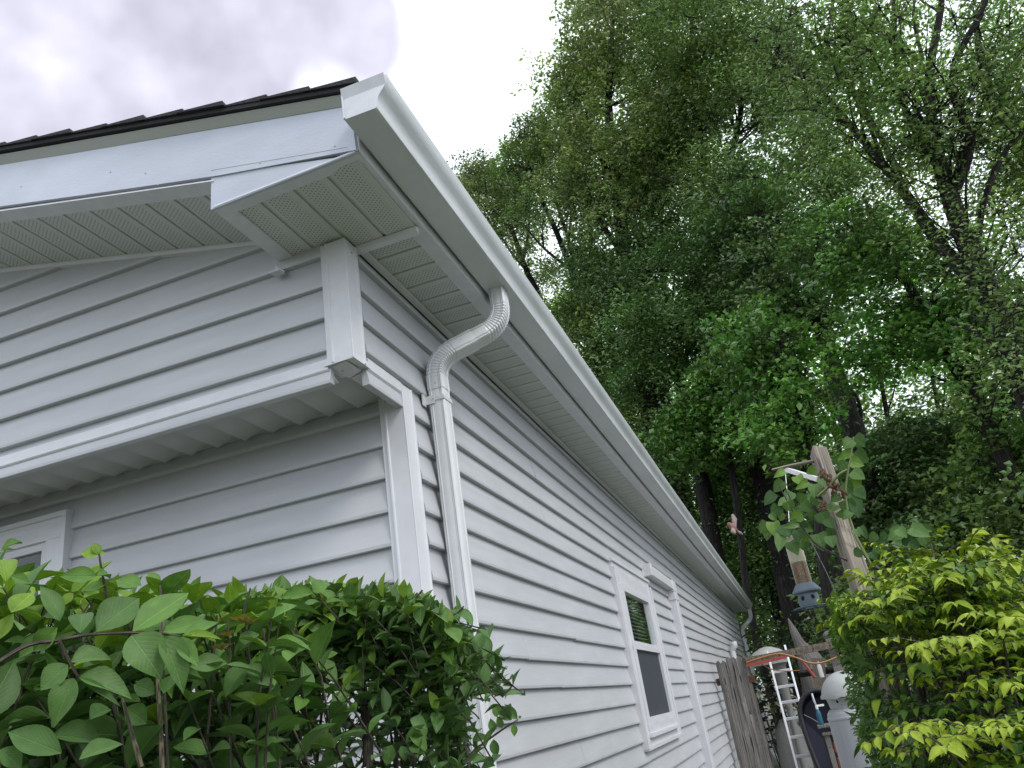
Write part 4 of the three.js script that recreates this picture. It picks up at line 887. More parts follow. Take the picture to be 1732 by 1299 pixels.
{ // feeder post with arms, feeder
  const a = P3(1384, 764, 4.5), b = P3(1455, 985, 3.75), d = b.clone().sub(a), f = b.clone().addScaledVector(d, -b.y / d.y);
  const t = thing('wooden_post', 'leaning tan square wooden post with a split top, wrapped by heart-shaped leaves', 'post', [f.x, 0, f.z]);
  const L = a.distanceTo(f), g = new RoundedBoxGeometry(0.074, L, 0.074, 2, 0.006);
  const uv = g.attributes.uv, gp = g.attributes.position;
  for (let i = 0; i < gp.count; i++) uv.setXY(i, gp.getX(i) + gp.getZ(i), gp.getY(i));
  g.rotateY(0.35).applyQuaternion(new THREE.Quaternion().setFromUnitVectors(new THREE.Vector3(0, 1, 0), a.clone().sub(f).normalize())).translate((a.x + f.x) / 2, (a.y + f.y) / 2, (a.z + f.z) / 2);
  part('timber', g, M.postWood, t);
  const toCam = new THREE.Vector3().subVectors(camera.position, a).setY(0).normalize().multiplyScalar(0.042);
  part('split', tube([P3(1383, 764, 4.46), P3(1386, 776, 4.42), P3(1393, 795, 4.36)].map((p) => p.addScaledVector(toCam, 0.2)), [0.003, 0.0025, 0.001], 4, 8), M.dark, t);
  part('arm', beam(P3(1326, 793, 4.45), P3(1384, 811, 4.32), 0.02, 0.026, 0.003), M.whitePlastic, t);
  part('arm_stick', tube([P3(1306, 795, 4.45), P3(1340, 787, 4.42), P3(1376, 780, 4.38)], [0.007, 0.009, 0.01], 6), M.postWood, t);
  const wv = P3(1352, 1024, 4.2);
  const F = P3(1372, 1027, 4.15), fe = thing('bird_feeder', 'tube bird feeder half full of seed with slate blue roofed base, hanging by the post', 'bird feeder', [F.x, F.y, F.z]);
  const T0 = P3(1344, 905, 4.15), x = F.x, z = F.z, y = F.y, top = T0.y;
  part('seed_tube', lathe([[0.038, 0.212], [0.038, top - y]], x, y, z, 24), M.tube, fe);
  part('clear_window', lathe([[0.0382, 0.1], [0.0382, 0.214]], x, y, z, 24), M.clear, fe);
  part('seed', lathe([[0, 0.1], [0.0355, 0.1], [0.0355, 0.205], [0.02, 0.212], [0, 0.208]], x, y, z, 20), M.seed, fe);
  part('rod', tube([[x, y + 0.1, z], [x, top + 0.01, z]], 0.004, 6), M.slateDark, fe);
  part('base', lathe([[0, 0.006], [0.046, 0.006], [0.049, 0.02], [0.046, 0.062], [0.066, 0.07], [0.066, 0.077], [0.052, 0.097], [0.041, 0.112], [0.0385, 0.112]], x, y, z, 24, 0.5), M.slate, fe);
  for (const k of [-0.5, 0.35]) part('seed_port', new THREE.SphereGeometry(0.0125, 12, 8).scale(1, 1, 0.5).translate(x + 0.046 * Math.sin(k), y + 0.042, z + 0.043 * Math.cos(k)), M.dark, fe);
  part('perch_ring', new THREE.TorusGeometry(0.078, 0.004, 6, 28).rotateX(Math.PI / 2).translate(x, y, z), M.slateDark, fe);
  for (let i = 0; i < 4; i++) { const q = i * 1.57 + 0.5; part('perch_arm', tube([[x + 0.03 * Math.cos(q), y + 0.006, z + 0.03 * Math.sin(q)], [x + 0.075 * Math.cos(q), y, z + 0.075 * Math.sin(q)]], 0.004, 5), M.slateDark, fe); }
  part('top_cap', lathe([[0.042, 0], [0.042, 0.016], [0.03, 0.03], [0, 0.034]], x, top - 0.012, z, 20), M.silver, fe);
  part('hanger', tube([[x, top + 0.02, z], P3(1333, 850, 4.3).toArray(), P3(1328, 796, 4.44).toArray()], 0.0022, 5), M.silver, fe);
  single('guy_line', tube([P3(1366, 905, 4.1), P3(1398, 968, 4.0), P3(1424, 1026, 3.9)], 0.0022, 5), M.cover, 'thin pale line slanting from the feeder arm into the yellow green bush', 'line');
}
{ // a small reddish bird in flight
  const c = P3(1239, 889, 4.2), t0 = 0.2, q = new THREE.Quaternion();
  const right = new THREE.Vector3(1, 0, 0).applyQuaternion(camera.quaternion), up = new THREE.Vector3(0, 1, 0).applyQuaternion(camera.quaternion), toward = new THREE.Vector3(0, 0, 1).applyQuaternion(camera.quaternion);
  const U = (u, v, w = 0) => new THREE.Vector3().addScaledVector(right, u).addScaledVector(up, v).addScaledVector(toward, w);
  const mm = 0.0031; // metres for a pixel at that distance
  const px = (x, y, w = 0) => U((x - 1239) * mm, -(y - 889) * mm, w);
  // joints with radii, flattened by hand below
  const bones = [[px(1233.5, 887), px(1238, 891), 0.011, 0.016], [px(1238, 891), px(1243, 895), 0.016, 0.011], [px(1243, 895), px(1252, 901), 0.007, 0.0045], [px(1252, 901), px(1255, 903), 0.006, 0.004], [px(1233.5, 887), px(1231, 886.2), 0.006, 0.001]];
  const wingA = [[px(1241, 891), px(1241.5, 883, -0.012), 0.006, 0.007], [px(1241.5, 883, -0.012), px(1241, 874, -0.03), 0.008, 0.006], [px(1243.5, 890), px(1245.5, 880, -0.018), 0.006, 0.007], [px(1245.5, 880, -0.018), px(1243, 873, -0.032), 0.007, 0.005]];
  const wingB = [[px(1238, 893, 0.012), px(1236, 897, 0.03), 0.007, 0.008], [px(1240, 895, 0.012), px(1240, 899, 0.03), 0.007, 0.007], [px(1236, 897, 0.03), px(1239, 899, 0.034), 0.007, 0.006]];
  const cap = (p, a, b, ra, rb) => { const ab = b.clone().sub(a), t = clamp(p.clone().sub(a).dot(ab) / ab.lengthSq()); return p.distanceTo(a.clone().addScaledVector(ab, t)) - (ra + (rb - ra) * t); };
  const N = 44, half = 0.075, mc = new MarchingCubes(N, new THREE.MeshBasicMaterial(), false, false, 60000);
  mc.isolation = 0;
  const p = new THREE.Vector3();
  for (let k = 0; k < N; k++) for (let j = 0; j < N; j++) for (let i = 0; i < N; i++) {
    p.set((i - N / 2) / (N / 2) * half, (j - N / 2) / (N / 2) * half, (k - N / 2) / (N / 2) * half);
    let s = 0;
    for (const [a, b, ra, rb] of [...bones, ...wingA, ...wingB]) s += Math.exp(-cap(p, a, b, ra * 0.92, rb * 0.92) * 420);
    mc.field[k * N * N + j * N + i] = Math.log(s + 1e-30) / 420;
  }
  mc.update();
  const n = mc.count, pos = new Float32Array(n * 3), nor = new Float32Array(n * 3), col = new Float32Array(n * 3);
  for (let i = 0; i < n; i++) {
    for (let k = 0; k < 3; k++) { pos[i * 3 + k] = mc.positionArray[i * 3 + k] * half; nor[i * 3 + k] = mc.normalArray[i * 3 + k]; }
    p.set(pos[i * 3], pos[i * 3 + 1], pos[i * 3 + 2]);
    const wing = Math.min(...[...wingA, ...wingB].map((b) => cap(p, ...b))), body = Math.min(...bones.slice(0, 2).map((b) => cap(p, ...b))), head = p.distanceTo(px(1233, 887));
    const c3 = wing < body ? [0.3, 0.235, 0.21] : head < 0.008 ? [0.36, 0.29, 0.26] : body < 0.004 ? [0.27, 0.135, 0.115] : [0.3, 0.25, 0.22];
    const f = 0.8 + 0.5 * fbm(p.x * 160, p.y * 160, p.z * 160, 2) - 0.1;
    col.set(c3.map((v) => v * f), i * 3);
  }
  const g = new THREE.BufferGeometry();
  g.setAttribute('position', new THREE.BufferAttribute(pos, 3)); g.setAttribute('normal', new THREE.BufferAttribute(nor, 3)); g.setAttribute('color', new THREE.BufferAttribute(col, 3));
  const m = shade(new THREE.Mesh(g, new THREE.MeshStandardMaterial({ vertexColors: true, roughness: 0.85 })));
  m.position.copy(c); m.name = 'bird'; m.userData = { label: 'small reddish brown bird in flight with one wing raised, before the dark wood', category: 'bird' };
  scene.add(m);
}
// ---------------------------------------------------------------- leaves close enough to see one by one
function bladeGeo(shape, fold, curl, wave, seed) { // base at the origin, tip at z = 1, full width 1 along x (scaled later), face up +y
  const n = 8, pos = [], uv = [], idx = [];
  for (let i = 0; i <= n; i++) {
    const t = i / n;
    let w = shape === 'heart' ? 0.5 * Math.pow(Math.sin(Math.PI * Math.pow(clamp(t * 0.97 + 0.03), 0.62)), 0.85) : shape === 'lance' ? 0.5 * Math.pow(Math.sin(Math.PI * Math.pow(t, 0.85)), 1.1) : 0.5 * Math.pow(Math.sin(Math.PI * Math.pow(t, 0.86)), 0.95);
    if (t > 0.8) w *= 1 - 0.25 * ((t - 0.8) / 0.2) ** 2;
    if (i === n || i === 0) w = i ? 0 : 0.02;
    const y = -curl * t * t, ww = wave * Math.sin(t * 9 + seed) * 0.5;
    const z = shape === 'heart' && t < 0.25 ? t : t;
    pos.push(-w, y + fold * w * 2 + ww * w, z - (shape === 'heart' && i === 1 ? 0.12 : 0), 0, y, z, w, y + fold * w * 2 - ww * w, z - (shape === 'heart' && i === 1 ? 0.12 : 0));
    uv.push(0.5 - w, t, 0.5, t, 0.5 + w, t);
  }
  for (let i = 0; i < n; i++) { const a = i * 3; for (const k of [0, 1]) idx.push(a + k, a + k + 3, a + k + 1, a + k + 1, a + k + 3, a + k + 4); }
  const g = new THREE.BufferGeometry();
  g.setAttribute('position', new THREE.Float32BufferAttribute(pos, 3)); g.setAttribute('uv', new THREE.Float32BufferAttribute(uv, 2)); g.setIndex(idx); g.computeVertexNormals();
  return g;
}
const BL = {
  oval: [0, 1, 2, 3].map((k) => bladeGeo('oval', 0.1 + 0.06 * k, 0.08 + 0.08 * k, 0.05 * k, k)),
  lance: [0, 1, 2].map((k) => bladeGeo('lance', 0.1 + 0.08 * k, 0.1 + 0.1 * k, 0.04, k)),
  heart: [0, 1, 2].map((k) => bladeGeo('heart', 0.08 + 0.07 * k, 0.12 + 0.1 * k, 0.06, k)),
};
const veinTex = dataTex(128, (u, v) => {
  const d = Math.abs(u - 0.5), mid = smooth(0.02, 0.006, d), s = v * 9 - d * 9, f = Math.abs(s - Math.round(s)), side = smooth(0.1, 0.02, f) * smooth(0.48, 0.3, d) * 0.25;
  const m = 0.8 + 0.12 * (fbm(u * 6, v * 6, 3, 3) - 0.5) + 0.28 * Math.max(mid, side * 0.55);
  return [m, m * 1.0, m * 0.95];
}, true, 256);
const veinBump = dataTex(128, (u, v) => { const d = Math.abs(u - 0.5), s = v * 9 - d * 9, f = Math.abs(s - Math.round(s)); return 0.7 - 0.5 * smooth(0.03, 0.0, d) - 0.14 * smooth(0.3, 0.0, f); }, false, 256);
const leafMat = (c, rough = 0.5, tr = 0.45) => new THREE.MeshPhysicalMaterial({ color: lin(...c), roughness: rough + 0.08, transmission: tr, thickness: 0, specularIntensity: 0.45, map: veinTex, bumpMap: veinBump, bumpScale: 0.0008, side: THREE.DoubleSide });
M.stem = mat([0.18, 0.145, 0.09], 0.85, { map: rep(barkTex, 30, 10) });
M.stemGrey = mat([0.2, 0.17, 0.13], 0.85, { map: rep(barkTex, 30, 10) });
M.stemTan = mat([0.3, 0.25, 0.15], 0.8, { map: rep(barkTex, 40, 14) });
M.stemGreen = mat([0.14, 0.17, 0.06], 0.7);

const Yv = new THREE.Vector3(0, 1, 0);
function leafAt(P, dir, nrm, len, wid, tone, extra = {}) { // dir base to tip, nrm the upper face
  const z = dir.clone().normalize(), x = new THREE.Vector3().crossVectors(nrm, z);
  if (x.lengthSq() < 1e-4) x.set(1, 0, 0).addScaledVector(z, -z.x);
  x.normalize();
  const y = new THREE.Vector3().crossVectors(z, x), m = new THREE.Matrix4().makeBasis(x, y, z);
  return { p: P.clone(), q: new THREE.Quaternion().setFromRotationMatrix(m), s: new THREE.Vector3(len * wid, len * 0.9, len), tone, ...extra };
}
// from photograph pixels: base, tip, width in pixels
function heroLeaf(b, t, w, hd, dh, tone, r, tilt = 0.5, extra) {
  const B = at(b[0], b[1], hd), T = at(t[0], t[1], hd + dh), d = T.clone().sub(B), len = d.length();
  const view = camera.position.clone().sub(B).normalize(), n = view.multiplyScalar(1).addScaledVector(Yv, tilt).add(new THREE.Vector3(r() - 0.5, r() - 0.5, r() - 0.5).multiplyScalar(0.5)).normalize();
  const wm = w / 1351.6 * B.clone().sub(camera.position).length();
  return leafAt(B, d, n, len, clamp(wm / len * 0.98, 0.15, 1.1), tone, { hero: true, ...extra });
}
const frus = new THREE.Vector3();
function seenSize(l) {
  frus.copy(l.p).applyMatrix4(camera.matrixWorldInverse);
  if (frus.z > -0.1) return -1;
  const f = 1351.6 / -frus.z, x = frus.x * f, y = frus.y * f;
  if (Math.abs(x) > 880 || Math.abs(y) > 670) return -1;
  return l.s.z * f * (l.hero ? 3 : 1) - l.p.distanceTo(camera.position) * 4;
}
camera.matrixWorldInverse.copy(camera.matrixWorld).invert();
// the 300 that show largest are leaves of their own, the rest one mass
function dress(shrub, list, blades, tones, rough, most = 300) {
  const r = mulberry(list.length + 3);
  for (const l of list) l.k = seenSize(l);
  list.sort((a, b) => b.k - a.k);
  const mats = tones.map((c) => leafMat(c, rough));
  const near = list.filter((l, i) => i < most && l.k > 0), rest = list.slice(near.length);
  near.forEach((l, i) => {
    const m = shade(new THREE.Mesh(blades[i % blades.length], mats[Math.min(tones.length - 1, Math.floor(l.tone * tones.length))]));
    m.name = 'leaf'; m.position.copy(l.p).sub(shrub.position); m.quaternion.copy(l.q); m.scale.copy(l.s);
    shrub.add(m);
  });
  if (!rest.length) return;
  const im = new THREE.InstancedMesh(blades[1], leafMat([1, 1, 1], rough), rest.length), M4 = new THREE.Matrix4(), c = new THREE.Color();
  rest.forEach((l, i) => {
    im.setMatrixAt(i, M4.compose(l.p.clone().sub(shrub.position), l.q, l.s));
    const k = tones[Math.min(tones.length - 1, Math.floor(l.tone * tones.length))], b = 0.82 + 0.36 * r();
    im.setColorAt(i, c.setRGB(k[0] * b, k[1] * b, k[2] * b));
  });
  im.name = 'foliage'; im.userData.kind = 'stuff'; shade(im);
  shrub.add(im);
}
// opposite pairs of leaves along a shoot
function shootLeaves(out, pts, r, o) {
  const c = new THREE.CatmullRomCurve3(pts), L = c.getLength(), n = Math.max(1, Math.floor(L * (1 - (o.from ?? 0)) / o.step)), side = new THREE.Vector3();
  for (let i = 0; i <= n; i++) {
    const t = (o.from ?? 0) + (1 - (o.from ?? 0)) * i / Math.max(1, n), P = c.getPoint(t), T = c.getTangent(t);
    side.crossVectors(T, Yv); if (side.lengthSq() < 0.01) side.set(1, 0, 0); side.normalize();
    if (o.cross && i % 2) side.applyAxisAngle(T, Math.PI / 2);
    for (const s of [-1, 1]) {
      if (r() < (o.miss ?? 0.1)) continue;
      const d = T.clone().multiplyScalar(0.55 + 0.3 * r()).addScaledVector(side, s * (0.9 + 0.3 * r())).addScaledVector(Yv, -(o.droop ?? 0.3) * (0.4 + r()));
      d.add(new THREE.Vector3(r() - 0.5, r() - 0.5, r() - 0.5).multiplyScalar(0.5));
      const nn = Yv.clone().add(new THREE.Vector3(r() - 0.5, r() - 0.5, r() - 0.5).multiplyScalar(o.mess ?? 1.1)).addScaledVector(T, 0.3);
      const g = o.len * (0.65 + 0.6 * r()) * (1 - 0.35 * (o.taper ?? 0) * t);
      out.push(leafAt(P, d, nn, g, (o.wid ?? 0.5) * (0.85 + 0.3 * r()), clamp((o.tone ?? 0.5) + (o.toneT ?? 0.3) * (t - 0.5) + (r() - 0.5) * 0.5, 0, 0.999)));
    }
    if (i === n) { const g = o.len * (0.5 + 0.3 * r()); out.push(leafAt(P, T.clone().addScaledVector(Yv, -0.2), Yv.clone().addScaledVector(T, -0.5), g, o.wid ?? 0.5, clamp((o.tone ?? 0.5) + 0.3, 0, 0.999))); }
  }
}
const V3 = (x, y, z) => new THREE.Vector3(x, y, z);
const topLine = (pts) => (x) => { if (x <= pts[0][0]) return pts[0][1]; for (let i = 1; i < pts.length; i++) if (x <= pts[i][0]) { const [a, b] = pts[i - 1], [c, d] = pts[i]; return b + (d - b) * (x - a) / (c - a); } return pts.at(-1)[1]; };

// ---------------------------------------------------------------- broad-leaved shrub at the near left
{
  const r = mulberry(41), rr = (a, b) => a + (b - a) * r(), C = (u, v) => [u * 0.3233, 880 + v * 0.3233];
  const ctr = at(150, 1250, 1.2), t = thing('honeysuckle_shrub', 'shrub of large oval green leaves in the near corner under the front window', 'shrub', [ctr.x, 0, ctr.z]);
  const leaves = [], top = topLine([[-300, 960], [0, 985], [60, 1000], [130, 990], [200, 1010], [280, 1000], [350, 1005], [420, 1020], [470, 1030], [520, 1060]]);
  const h = (bu, bv, tu, tv, w, dh = 0, tone = 0.6, hd = 1.0, tilt = 0.6) => leaves.push(heroLeaf(C(bu, bv), C(tu, tv), w * 0.3233, hd, dh, tone, r, tilt));
  h(505, 582, 735, 385, 165, 0.02, 0.45); h(695, 582, 990, 362, 150, 0.03, 0.7); h(850, 587, 1100, 515, 95, 0.03, 0.68); h(955, 606, 1148, 522, 60, 0.02, 0.8); h(955, 608, 1168, 606, 45, 0, 0.85); h(930, 612, 1037, 757, 80, -0.02, 0.8); h(845, 610, 978, 862, 130, -0.02, 0.66); h(685, 605, 845, 800, 190, -0.02, 0.62); h(420, 592, 428, 455, 105, 0.03, 0.4); h(855, 905, 905, 800, 70, 0.02, 0.75);
  h(370, 742, 582, 690, 105, 0, 0.6); h(410, 822, 692, 890, 115, -0.02, 0.55); h(405, 824, 632, 962, 40, -0.03, 0.45); h(355, 755, 205, 882, 115, 0, 0.62); h(385, 826, 272, 1062, 115, -0.01, 0.66); h(300, 560, 160, 690, 90, 0.01, 0.7);
  h(508, 292, 312, 285, 80, 0, 0.75, 1.12); h(505, 292, 592, 278, 50, 0.02, 0.7, 1.12); h(516, 180, 422, 165, 75, 0, 0.98, 1.15); h(514, 180, 490, 112, 45, 0, 0.95, 1.15); h(520, 178, 552, 168, 25, 0, 0.9, 1.15);
  h(738, 342, 602, 305, 85, 0.02, 0.72, 1.12); h(832, 336, 772, 272, 60, 0, 0.72, 1.15); h(960, 335, 852, 318, 40, 0, 0.7, 1.15); h(312, 527, 222, 332, 90, 0, 0.6, 1.02); h(60, 482, 172, 368, 105, 0.02, 0.85, 1.0); h(30, 322, 18, 165, 90, 0.02, 0.9, 0.95); h(60, 292, 157, 322, 50, 0, 0.8, 0.98); h(10, 150, 130, 95, 35, 0.02, 0.75, 1.0); h(0, 160, 80, 145, 22, 0.02, 0.95, 1.0);
  h(322, 1218, 32, 1090, 125, 0.02, 0.4, 0.95); h(270, 1130, 566, 1125, 110, 0.02, 0.25, 1.0); h(415, 1252, 655, 1140, 90, 0.03, 0.5, 0.98); h(470, 1042, 590, 955, 90, 0.02, 0.5, 1.1); h(1283, 757, 1172, 912, 95, -0.01, 0.5, 1.15); h(1287, 757, 1416, 862, 95, -0.01, 0.45, 1.15); h(1255, 682, 1356, 560, 80, 0.02, 0.45, 1.15); h(995, 765, 1192, 735, 95, 0, 0.5, 1.12); h(1640, 378, 1462, 392, 75, 0, 0.72, 1.3); h(1640, 378, 1712, 312, 85, 0, 0.7, 1.3); h(1390, 462, 1700, 462, 50, 0.02, 0.75, 1.3); h(100, 720, 260, 560, 70, 0, 0.6, 1.05); h(0, 620, 60, 480, 70, 0, 0.85, 1.02); h(380, 380, 330, 440, 50, 0, 0.95, 1.1); h(560, 330, 430, 365, 50, 0, 0.8, 1.14); h(660, 980, 770, 1060, 100, 0, 0.5, 1.08); h(0, 1200, 120, 1290, 90, 0, 0.45, 0.98); h(1000, 450, 1110, 480, 80, 0, 0.4, 1.2); h(700, 860, 820, 900, 90, 0, 0.4, 1.1);
  // the arching twig that carries the big leaves
  part('twig', tube([C(-40, 760), C(150, 652), C(300, 629), C(450, 601), C(690, 587), C(840, 591), C(945, 606)].map(([x, y]) => at(x, y, 1.0)), [0.0024, 0.0022, 0.002, 0.0018, 0.0016, 0.0014, 0.001], 6, 30), M.stem, t);
  part('twig', tube([C(310, 628), C(360, 730), C(410, 822)].map(([x, y]) => at(x, y, 0.997)), [0.0018, 0.0016, 0.0014], 6, 12), M.stem, t);
  part('twig', tube([C(560, 410), C(535, 280), C(518, 175)].map(([x, y]) => at(x, y, 1.14)), [0.0018, 0.0016, 0.0012], 6, 10), M.stem, t);
  part('twig', tube([C(850, 1300), C(835, 1000), C(825, 800), C(842, 600), C(840, 340)].map(([x, y]) => at(x, y, 1.1)), [0.003, 0.0027, 0.0024, 0.0019, 0.0012], 6, 20), M.stemTan, t);
  part('twig', tube([C(740, 1290), C(680, 1080), C(640, 930)].map(([x, y]) => at(x, y, 1.05)), [0.003, 0.0024, 0.0016], 6, 10), M.stemTan, t);
  part('twig', tube([C(1270, 500), C(1290, 420), C(1310, 355)].map(([x, y]) => at(x, y, 1.25)), [0.002, 0.0017, 0.0012], 6, 6), M.stem, t);
  part('twig', tube([C(1770, 520), C(1700, 440), C(1640, 376)].map(([x, y]) => at(x, y, 1.3)), [0.002, 0.0017, 0.0012], 6, 6), M.stem, t);
  // upright shoots through the rest of the shrub
  const twigs = [];
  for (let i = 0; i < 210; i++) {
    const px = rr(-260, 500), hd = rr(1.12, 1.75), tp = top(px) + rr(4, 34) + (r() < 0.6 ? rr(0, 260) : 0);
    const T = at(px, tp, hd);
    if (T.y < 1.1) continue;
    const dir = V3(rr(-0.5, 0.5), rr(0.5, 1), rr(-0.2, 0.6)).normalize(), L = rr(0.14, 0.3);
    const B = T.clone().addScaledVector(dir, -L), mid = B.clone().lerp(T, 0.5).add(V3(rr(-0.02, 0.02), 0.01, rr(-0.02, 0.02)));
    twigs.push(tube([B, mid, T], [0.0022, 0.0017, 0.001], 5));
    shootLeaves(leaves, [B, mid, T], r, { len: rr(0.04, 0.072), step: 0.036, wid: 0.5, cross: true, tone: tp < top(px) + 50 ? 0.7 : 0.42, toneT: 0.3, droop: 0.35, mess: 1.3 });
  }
  for (let i = 0; i < 14; i++) { const px = rr(-250, 480), hd = rr(1.15, 1.6), T = at(px, top(px) + rr(20, 90), hd), f = V3(T.x + rr(-0.15, 0.15), 0, T.z + rr(-0.15, 0.1)); part('stem', tube([f, f.clone().lerp(T, 0.5).add(V3(rr(-0.05, 0.05), 0, rr(-0.05, 0.05))), T], [0.006, 0.004, 0.0015], 6, 8), i % 2 ? M.stemTan : M.stemGrey, t); }
  const tw = part('twigs', twigs, M.stem, t); tw.userData.kind = 'stuff';
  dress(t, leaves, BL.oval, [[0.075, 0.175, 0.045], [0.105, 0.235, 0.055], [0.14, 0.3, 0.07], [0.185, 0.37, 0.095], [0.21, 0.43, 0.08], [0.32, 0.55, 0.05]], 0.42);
  // pale yellow blossoms
  const fm = leafMat([0.5, 0.42, 0.1], 0.6);
  for (const [u, v, s] of [[1265, 535, 1], [1300, 545, 0.8], [1190, 610, 0.8], [1160, 680, 0.9], [800, 1190, 0.8]]) {
    const P = at(...C(u, v), 1.15), g = [];
    for (let k = 0; k < 5; k++) { const a = k * 1.256 + u, b = BL.oval[k % 4].clone().toNonIndexed(); b.scale(0.012 * s, 0.01, 0.02 * s).rotateX(-0.5).rotateY(a).translate(P.x, P.y, P.z); g.push(b); }
    part('blossom', g, fm, t);
  }
}
// ---------------------------------------------------------------- clipped hedge by the house corner
{
  const r = mulberry(43), rr = (a, b) => a + (b - a) * r(), C = (u, v) => [500 + u * 0.3233, 880 + v * 0.3233];
  const ctr = at(640, 1200, 1.75), t = thing('hedge', 'clipped small-leaved hedge with bare cut twigs in front of the corner downspout', 'hedge', [ctr.x, 0, ctr.z]);
  const leaves = [], twigs = [], top = topLine([[330, 1040], [400, 1012], [470, 1004], [540, 1000], [600, 1002], [650, 1000], [705, 1014], [745, 1045], [780, 1075], [796, 1110]]);
  const right = topLine([[1000, 690], [1040, 745], [1080, 785], [1120, 795], [1150, 786], [1190, 776], [1230, 790], [1270, 800], [1330, 815]]);
  const h = (bu, bv, tu, tv, w, tone = 0.6, hd = 1.6, dh = 0) => leaves.push(heroLeaf(C(bu, bv), C(tu, tv), w * 0.3233, hd, dh, tone, r, 0.5));
  h(1050, 1030, 1042, 962, 40, 0.7); h(1130, 1045, 1052, 968, 60, 0.62); h(1160, 1040, 1092, 962, 48, 0.55); h(1165, 1035, 1182, 1025, 16, 0.5); h(1140, 1066, 1146, 1132, 34, 0.75); h(1035, 1145, 1050, 1242, 48, 0.45); h(1032, 1112, 1022, 1035, 42, 0.5); h(1080, 1088, 1056, 1024, 38, 0.8); h(925, 1150, 1002, 1122, 42, 0.45); h(880, 640, 937, 768, 78, 0.66, 1.58); h(830, 555, 842, 440, 62, 0.5, 1.6); h(818, 592, 908, 588, 24, 0.7, 1.6); h(866, 502, 838, 385, 24, 0.5, 1.6); h(118, 728, 222, 842, 85, 0.78, 1.42); h(370, 545, 442, 492, 60, 0.62, 1.5); h(348, 695, 382, 608, 52, 0.5, 1.5); h(308, 855, 356, 752, 62, 0.5, 1.48); h(130, 720, 222, 690, 50, 0.72, 1.45); h(590, 1115, 700, 1200, 80, 0.7, 1.45); h(465, 770, 522, 808, 40, 0.85, 1.5); h(505, 1175, 470, 1285, 75, 0.5, 1.42); h(60, 560, 200, 600, 60, 0.7, 1.45); h(600, 1040, 690, 1085, 70, 0.5, 1.45); h(550, 1180, 580, 1260, 50, 0.5, 1.45); h(690, 1020, 740, 1110, 70, 0.42, 1.5);
  part('twig', tube([C(900, 1240), C(960, 1185), C(1060, 1110), C(1165, 1042)].map(([x, y]) => at(x, y, 1.6)), [0.0028, 0.0024, 0.002, 0.0012], 6, 14), M.stem, t);
  for (const [a, b, w] of [[[372, 640], [466, 568], 0.003], [[345, 380], [390, 830], 0.005], [[556, 480], [528, 850], 0.005], [[575, 378], [560, 480], 0.003], [[610, 412], [664, 366], 0.0022], [[385, 830], [395, 640], 0.0065], [[450, 700], [440, 860], 0.004], [[365, 900], [380, 1290], 0.011], [[620, 1090], [615, 1290], 0.007], [[700, 420], [640, 460], 0.002], [[820, 500], [880, 450], 0.0018], [[895, 905], [938, 895], 0.0016], [[900, 985], [962, 1040], 0.0016], [[780, 520], [760, 600], 0.003]])
    part('cut_twig', tube([at(...C(...b), 1.52), at(...C((a[0] + b[0]) / 2 + 6, (a[1] + b[1]) / 2), 1.52), at(...C(...a), 1.52)], [w, w * 0.9, w * 0.75], 6, 5, 0.15), w > 0.004 ? M.stemGrey : M.stem, t);
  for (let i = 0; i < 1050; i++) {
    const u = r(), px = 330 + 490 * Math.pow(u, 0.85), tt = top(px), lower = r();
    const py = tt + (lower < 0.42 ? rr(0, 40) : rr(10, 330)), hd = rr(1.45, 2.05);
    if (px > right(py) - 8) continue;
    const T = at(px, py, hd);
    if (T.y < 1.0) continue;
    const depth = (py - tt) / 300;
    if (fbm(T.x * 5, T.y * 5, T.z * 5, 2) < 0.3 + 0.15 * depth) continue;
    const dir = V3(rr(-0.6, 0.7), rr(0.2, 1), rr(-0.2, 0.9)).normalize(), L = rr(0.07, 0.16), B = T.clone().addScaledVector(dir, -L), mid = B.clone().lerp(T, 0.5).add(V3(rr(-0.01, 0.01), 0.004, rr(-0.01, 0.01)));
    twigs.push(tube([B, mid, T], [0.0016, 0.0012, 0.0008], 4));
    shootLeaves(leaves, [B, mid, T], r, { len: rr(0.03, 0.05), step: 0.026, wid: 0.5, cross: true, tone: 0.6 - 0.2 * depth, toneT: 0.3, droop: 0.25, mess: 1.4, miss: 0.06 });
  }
  for (let i = 0; i < 13; i++) { const px = rr(380, 770), hd = rr(1.5, 2.0), T = at(px, top(px) + rr(25, 120), hd), f = V3(T.x + rr(-0.2, 0.2), 0, T.z + rr(-0.15, 0.15)); part('stem', tube([f, f.clone().lerp(T, 0.55).add(V3(rr(-0.06, 0.06), 0, rr(-0.06, 0.06))), T], [0.011, 0.007, 0.002], 6, 8, 0.1), i % 2 ? M.stem : M.stemGrey, t); }
  const tw = part('twigs', twigs, M.stem, t); tw.userData.kind = 'stuff';
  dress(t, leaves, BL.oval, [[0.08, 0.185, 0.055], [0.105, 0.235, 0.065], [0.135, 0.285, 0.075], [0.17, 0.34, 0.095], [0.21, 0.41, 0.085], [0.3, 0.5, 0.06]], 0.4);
  const bl = []; for (let i = 0; i < 40; i++) bl.push(new THREE.SphereGeometry(0.004, 5, 4).translate(...at(rr(708, 740), rr(1096, 1112), 1.5 + 0.02 * r()).toArray()));
  const d = part('dried_flowers', bl, M.rust, t); d.userData.kind = 'stuff';
}
